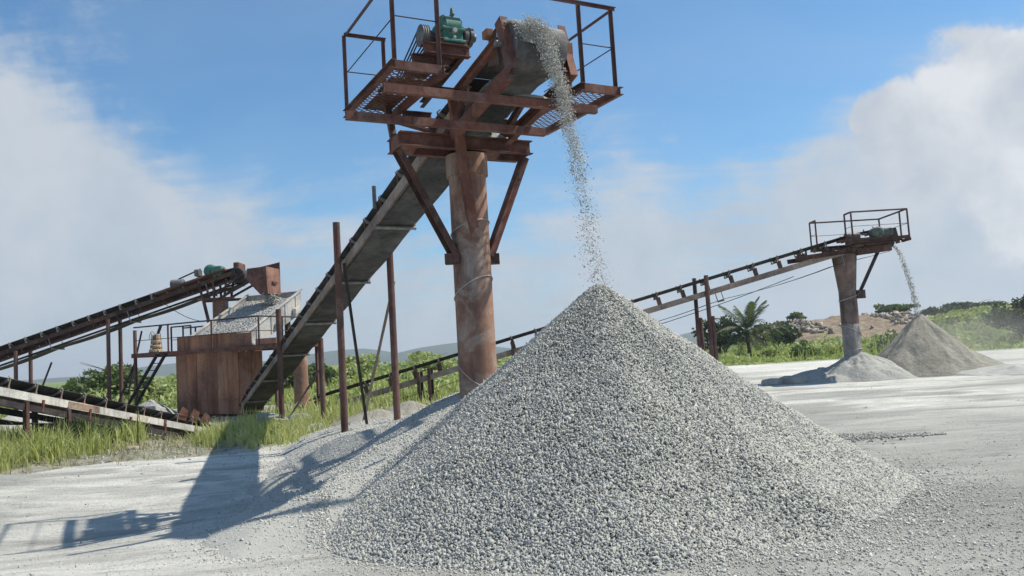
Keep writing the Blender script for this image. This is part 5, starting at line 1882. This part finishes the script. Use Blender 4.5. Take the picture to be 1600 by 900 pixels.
def build_trees():
    GT = 'trees and bushes beyond the yard'
    k = 70
    spec = [
        # px, base py, Y, h, w, mat, label
        (168, 600, 43, 2.6, 4.2, 'tree_leaf', 'rounded dark green bush tree behind the ladder posts, left of the plant'),
        (118, 606, 47, 1.9, 3.6, 'tree_leaf', 'smaller dark bush tree left of the one behind the ladder posts'),
        (206, 602, 40, 2.2, 2.6, 'tree_leaf', 'dense bush between the ladder and the slim posts'),
        (560, 560, 52, 2.2, 5.0, 'field_leaf', 'light green feathery bush seen between the trestle posts'),
        (480, 570, 46, 2.0, 3.6, 'tree_leaf', 'dark green bush behind the pipe leg of the plant'),
        (668, 556, 50, 2.1, 4.6, 'field_leaf', 'pale green bush beside the big pillar, left of it'),
        (1122, 522, 72, 4.2, 4.8, 'dark_leaf', 'dark spreading tree behind the palm, left of it'),
        (1212, 520, 84, 3.6, 5.0, 'dark_leaf', 'dark low tree behind the palm, right of it'),
        (1520, 505, 74, 1.9, 8.0, 'field_leaf', 'bright green bush crowning the right bank'),
        (1470, 510, 80, 2.2, 6.0, 'field_leaf', 'low green bush on the right bank behind the sandy cone'),
        (1594, 500, 58, 4.0, 5.2, 'dark_leaf', 'big dark bush at the right edge above the blowing dust'),
        (1480, 500, 150, 4.6, 9.0, 'dark_leaf', 'distant dark tree on the skyline right of the sandy cone'),
        (1522, 498, 160, 4.8, 12.0, 'dark_leaf', 'distant dark tree clump on the skyline behind the right bank'),
    ]
    for i, (px, py, Y, h, w, mat, lab) in enumerate(spec):
        x, y = gxy(px, py, Y)
        tree(lab, x, y, h, w, mat, n=int(700 + 260 * w), leaf=.13 + .0035 * Y, name='tree', group=GT, seed=100 + 7 * i, clumps=18, low=.12)
    bs = [(95, 612, 40, 1.3, 3.2, 'pale green bush in the field behind the lower conveyor'),
          (45, 612, 42, 1.3, 3.4, 'pale green bush at the left edge of the field'),
          (250, 604, 41, 1.6, 3.0, 'leafy bush showing just left of the rusty casing'),
          (1250, 545, 57, 1.5, 2.8, 'dark green bush in the field between palm and far pillar'),
          (1300, 540, 58, 1.7, 3.6, 'bright bush close left of the far pillar'),
          (1200, 548, 58, 1.1, 2.2, 'small bush just right of the palm trunk'),
          (1390, 530, 58, 1.9, 3.4, 'leafy bush between the far pillar and the sandy cone'),
          (640, 575, 40, 1.5, 3.0, 'leafy bush behind the low conveyor, right of the trestle')]
    for i, (px, py, Y, h, w, lab) in enumerate(bs):
        x, y = gxy(px, py, Y)
        bush(lab, x, y, h, w, 'field_leaf' if i % 3 else 'tree_leaf', n=520, leaf=.26, seed=300 + i)
    # dark tuft by the lower conveyor
    x, y = -10.0, 18.2
    rg = np.random.default_rng(77)
    T = thing('bush', 'dark green tuft of broad blades in the grass under the lower conveyor', 'bush', (x, y, float(ground_z(x, y))))
    n = 700
    bx = x + rg.normal(0, .38, n); by = y + rg.normal(0, .25, n)
    blades('blades', bx, by, np.clip(rg.normal(.6, .15, n), .2, .95), 'dark_leaf', 78, .6, .018, parent=T)


build_trees()


def frond_mesh(Lf=2.6, droop=1.0, seed=1):
    """one palm frond in its own frame: springs from the origin along +x, arching up then down"""
    rg = np.random.default_rng(seed)
    vs = []; fs = []; tn = []
    N = 15
    pts = []
    for i in range(N + 1):
        t = i / N
        pts.append(np.array([Lf * (t - .12 * t ** 3), 0, Lf * (.42 * t - .62 * droop * t ** 2.2)]))
    def quad(a, b, c, d, t):
        k = len(vs); vs.extend([a, b, c, d]); fs.append([k, k + 1, k + 2, k + 3]); tn.extend([t] * 4)
    for i in range(N):
        a, b = pts[i], pts[i + 1]; w = .03 * (1 - i / N) + .006
        for n_ in (np.array([0, 1, 0]), np.array([0, 0, 1])):
            quad(a - n_ * w, b - n_ * w, b + n_ * w, a + n_ * w, .7)
    M_ = 44
    for i in range(M_):
        t = .12 + .86 * i / (M_ - 1)
        f = t * N; j = min(int(f), N - 1); p = pts[j] + (pts[j + 1] - pts[j]) * (f - j)
        ll = .62 * math.sin(math.pi * min(1, .15 + .83 * t)) ** .7 * (1 + rg.normal(0, .08))
        for s in (-1, 1):
            e = p + np.array([ll * .55, s * ll * .8, -ll * (.25 + rg.uniform(0, .25))])
            m = (p + e) / 2 + np.array([0, 0, .05])
            wd = np.array([.026, -s * .012, 0])
            t_ = float(np.clip(rg.normal(.5, .2), 0, 1))
            quad(p - wd * .6, m - wd, m + wd, p + wd * .6, t_)
            quad(m - wd, e - wd * .15, e + wd * .15, m + wd, t_)
    o = np_mesh('frond', np.array(vs), np.array(fs), 'palm_leaf', None, np.array(tn))
    me = o.data
    bpy.data.objects.remove(o)
    return me


def build_palm():
    x, y = gxy(1172, 560, 62)
    z0 = float(ground_z(x, y))
    hub = V((x - .1, y, at(1168, 519, 62).z))
    T = thing('palm_tree', 'young palm with arching fronds standing in the green field right of the trestle', 'palm tree', (x, y, z0), 'trees and bushes beyond the yard')
    mb = MB(); p = V((x, y, z0 - .1)); n = 7
    for i in range(n):
        q = V((x, y, z0)).lerp(hub, (i + 1) / n) + V((.03 * math.sin(i), 0, 0))
        mb.tube(p, q, .19 - .012 * i, 10, .15 - .012 * i); p = q
    mb.lathe(hub - ZZ * .35, ZZ, [(0, .12), (.15, .22), (.4, .12)], 12)
    mb.build('trunk', 'bark', T)
    ms = [frond_mesh(3.2, .95, 1), frond_mesh(3.2, 1.35, 2), frond_mesh(3.0, .5, 3)]
    r_ = random.Random(9)
    N = 27
    for i in range(N):
        az = i * 2.39996 + r_.uniform(-.2, .2)
        f = i / (N - 1)
        el = R(78 - 95 * f + r_.uniform(-8, 8))
        me = ms[2] if f < .35 else (ms[0] if f < .72 else ms[1])
        Mx = Matrix.Translation(hub + ZZ * .05) @ Matrix.Rotation(az, 4, 'Z') @ Matrix.Rotation(-(el - R(18)), 4, 'Y') @ Matrix.Rotation(r_.uniform(-.4, .4), 4, 'X')
        sc = r_.uniform(.85, 1.12)
        inst('frond', me, T, Mx @ Matrix.Scale(sc, 4))


build_palm()


# ================================================================== spoil heaps and rocks
def build_spoil():
    Y = 135
    cL = at(1300, 520, Y)
    T = thing('spoil_heap', 'long brown spoil heap of the quarry with pale boulders, beyond the green field', 'spoil heap', (cL.x, Y, 0))
    prof = [(1150, 524), (1185, 512), (1225, 501), (1260, 496), (1300, 491), (1350, 487), (1395, 484), (1420, 488), (1445, 500), (1480, 508)]
    xs = np.linspace(at(1150, 500, Y).x, at(1480, 500, Y).x, 120)
    px = np.array([at(p[0], p[1], Y).x for p in prof]); pz = np.array([at(p[0], p[1], Y).z * .98 for p in prof])
    ts = np.linspace(-1, 1, 41)
    X, Tt = np.meshgrid(xs, ts, indexing='ij')
    hh = np.interp(X, px, pz)
    Z = hh * (1 - np.abs(Tt) ** 1.6) * (1 + .3 * fbm(X * .3, Tt * 7, 5)) + 1.4 * fbm(X * .16, Tt * 4 + 3, 4) * (1 - np.abs(Tt)) - .3
    Yv = Y + Tt * 22 + 3 * fbm(X * .1, Tt * 2, 2)
    i = np.arange(X.size).reshape(X.shape)
    F = np.stack([i[:-1, :-1], i[1:, :-1], i[1:, 1:], i[:-1, 1:]], -1).reshape(-1, 4)
    np_mesh('mound', np.stack([X, Yv, Z], -1).reshape(-1, 3), F, 'brown_soil', T, smooth=False)
    rg = np.random.default_rng(71)
    P = []; 
    for (pa, pb, ya, yb, n) in ((1230, 1276, 502, 522, 230), (1376, 1424, 489, 508, 110), (1290, 1370, 505, 516, 4)):
        for _ in range(n):
            qx = rg.uniform(pa, pb); qy = rg.uniform(ya, yb)
            p = at(qx, qy, Y - 8)
            u_ = np.interp(p.x, xs, np.arange(len(xs)))
            ii = int(u_); k = int(np.argmin(np.abs(Z[ii, :21] - (p.z))))
            P.append((X[ii, k], Yv[ii, k] - .2, Z[ii, k] + .1))
    stones('boulders', np.array(P), np.clip(rg.lognormal(math.log(.62), .4, len(P)), .25, 1.5), 'rubble_pale', T, 72)
    for i, (qx, qy, h, w, lab) in enumerate(((1245, 498, 1.2, 3.4, 'small tree on the ridge of the spoil heap, above its pale boulders'),
                                        (1385, 486, 1.4, 4.6, 'dark tree on the spoil heap ridge, just right of the far pillar'),
                                        (1408, 487, 1.6, 6.0, 'dark tree on the highest right end of the spoil heap ridge'))):
        p = at(qx, qy, Y)
        rg2 = np.random.default_rng(400 + i)
        B = thing('tree', lab, 'tree', (p.x, p.y, p.z - .5), 'trees along the spoil heap ridge')
        pts, tone = crown_points((p.x, p.y, p.z + h * .35), (w / 2, w / 2, h * .6), 600, rg2, 12)
        leaf_quads('crown', pts, rg2.uniform(.35, .8, 600), 'tree_leaf', B, 410 + i, tone=tone)
        MB().tube((p.x, p.y, p.z - .8), (p.x, p.y, p.z + h * .3), .2, 6, .1).build('trunk', 'bark', B)


build_spoil()


def build_rocks():
    GR = 'rocks and caked lumps by the conveyors'
    rock('tan broken block lying on the edge of the yard below the grass', -7.85, 16.5, .24, 'stone', 5, 'stone block', (1.3, .7, .5), 'stone_block')
    for i, (px, py, Y, r, mat, lab, sq) in enumerate((
            (428, 668, 20.5, .52, 'concrete', 'big pale boulder under the tall conveyor, left of the slim post', (1.1, .8, .75)),
            (462, 664, 21.0, .45, 'concrete', 'pale boulder right of the slim post under the tall conveyor', (1.1, .8, .7)),
            (485, 676, 19.5, .34, 'dust_heap', 'low grey lump near the pipe leg of the plant', (1.4, .8, .5)),
            (520, 652, 22.5, .42, 'dust_heap', 'grey caked lump behind the front trestle post', (1.5, .9, .45)),
            (12, 672, 21.5, .5, 'concrete', 'pale rock at the left edge beyond the grass', (1.2, .9, .6)))):
        x, y = gxy(px, py, Y)
        rock(lab, x, y, r, mat, 20 + i, 'rock', sq, group=GR)
    # small gravel heaps behind the lower conveyor
    for i, (px, Y, Rr, H, lab, mat) in enumerate(((48, 24.5, 1.7, .95, 'grey gravel heap under the lower conveyor at the far left', 'heap_fine'),
                                             (236, 28.6, 1.2, .75, 'pale grey heap behind the foot of the ladder', 'dust_heap'),
                                             (640, 21.5, 1.5, .55, 'low sandy heap behind the right trestle post', 'sand'),
                                             (590, 20.6, 1.3, .4, 'low dusty heap between the front trestle posts', 'sand'))):
        x, y = gxy(px, 640, Y)
        T = thing('gravel_heap', lab, 'gravel heap', (x, y, 0), 'heaps of crushed stone')
        polar_mesh('heap_body', (x, y), Rr, lambda X, Y_: cone_z(X, Y_, (x, y), Rr, H, 1.0, 1.7 * i, .08) + ground_z(X, Y_), mat, T, 30, 90)
    # litter of small stones on the bank
    rg = np.random.default_rng(91)
    n = 2600
    x = rg.uniform(-13, -3.6, n); y = rg.uniform(13.5, 25, n)
    keep = rg.uniform(0, 1, n) < soil_mask(x, y) + .15
    x, y = x[keep], y[keep]
    stones('bank_stones', np.stack([x, y, ground_z(x, y) + .005], 1), np.clip(rg.lognormal(math.log(.035), .55, len(x)), .012, .2), 'rubble_grey', None, 92, loc=(-8, 18, 0))


build_rocks()


# ================================================================== the air
def build_haze():
    m = bpy.data.materials.new('haze')
    m.use_nodes = True
    nt = m.node_tree
    nt.nodes.clear()
    out = nd(nt, 'ShaderNodeOutputMaterial')
    v = nd(nt, 'ShaderNodeVolumePrincipled')
    v.inputs['Color'].default_value = (.86, .92, 1.0, 1)
    v.inputs['Density'].default_value = .00036
    v.inputs['Anisotropy'].default_value = .2
    nt.links.new(v.outputs[0], out.inputs['Volume'])
    MATS['haze'] = m
    o = MB().box((0, 2300, 38), (3800, 0, 0), (0, 2500, 0), (0, 0, 41)).build('haze', 'haze')
    tag(o, kind='stuff')
    o.visible_shadow = True


build_haze()


def build_dust():
    """fine dust drifting off the sandy cone to the right"""
    import bmesh
    c = at(1500, 528, 31.5)
    m = bpy.data.materials.new('dust_air')
    m.use_nodes = True
    nt = m.node_tree
    nt.nodes.clear()
    out = nd(nt, 'ShaderNodeOutputMaterial')
    v = nd(nt, 'ShaderNodeVolumePrincipled')
    v.inputs['Color'].default_value = (.90, .88, .80, 1)
    tc = obj_coord(nt)
    vm = nd(nt, 'ShaderNodeVectorMath', operation='LENGTH')
    nt.links.new(tc, vm.inputs[0])
    fall = nd(nt, 'ShaderNodeMapRange', interpolation_type='SMOOTHSTEP')
    nt.links.new(vm.outputs['Value'], fall.inputs['Value'])
    fall.inputs['From Min'].default_value = 1.0
    fall.inputs['From Max'].default_value = .1
    n = noise_out(nt, tc, 2.2, 4, .6, .4)
    d = math_node(nt, 'MULTIPLY', fall.outputs[0], math_node(nt, 'MULTIPLY', ramp_node(nt, n, [(.35, g(.1)), (.7, g(1))]), .34))
    nt.links.new(d, v.inputs['Density'])
    nt.links.new(v.outputs[0], out.inputs['Volume'])
    MATS['dust_air'] = m
    bm = bmesh.new()
    bmesh.ops.create_icosphere(bm, subdivisions=3, radius=1)
    me = bpy.data.meshes.new('drifting_dust'); bm.to_mesh(me); bm.free()
    me.materials.append(m)
    o = bpy.data.objects.new('drifting_dust', me); COL.objects.link(o)
    o.location = (c.x + .9, c.y + 1.0, 1.1); o.scale = (4.6, 2.6, 1.9)
    o['org'] = list(o.location)
    tag(o, 'pale dust drifting off the sandy cone at the right', 'dust', kind='stuff')


build_dust()
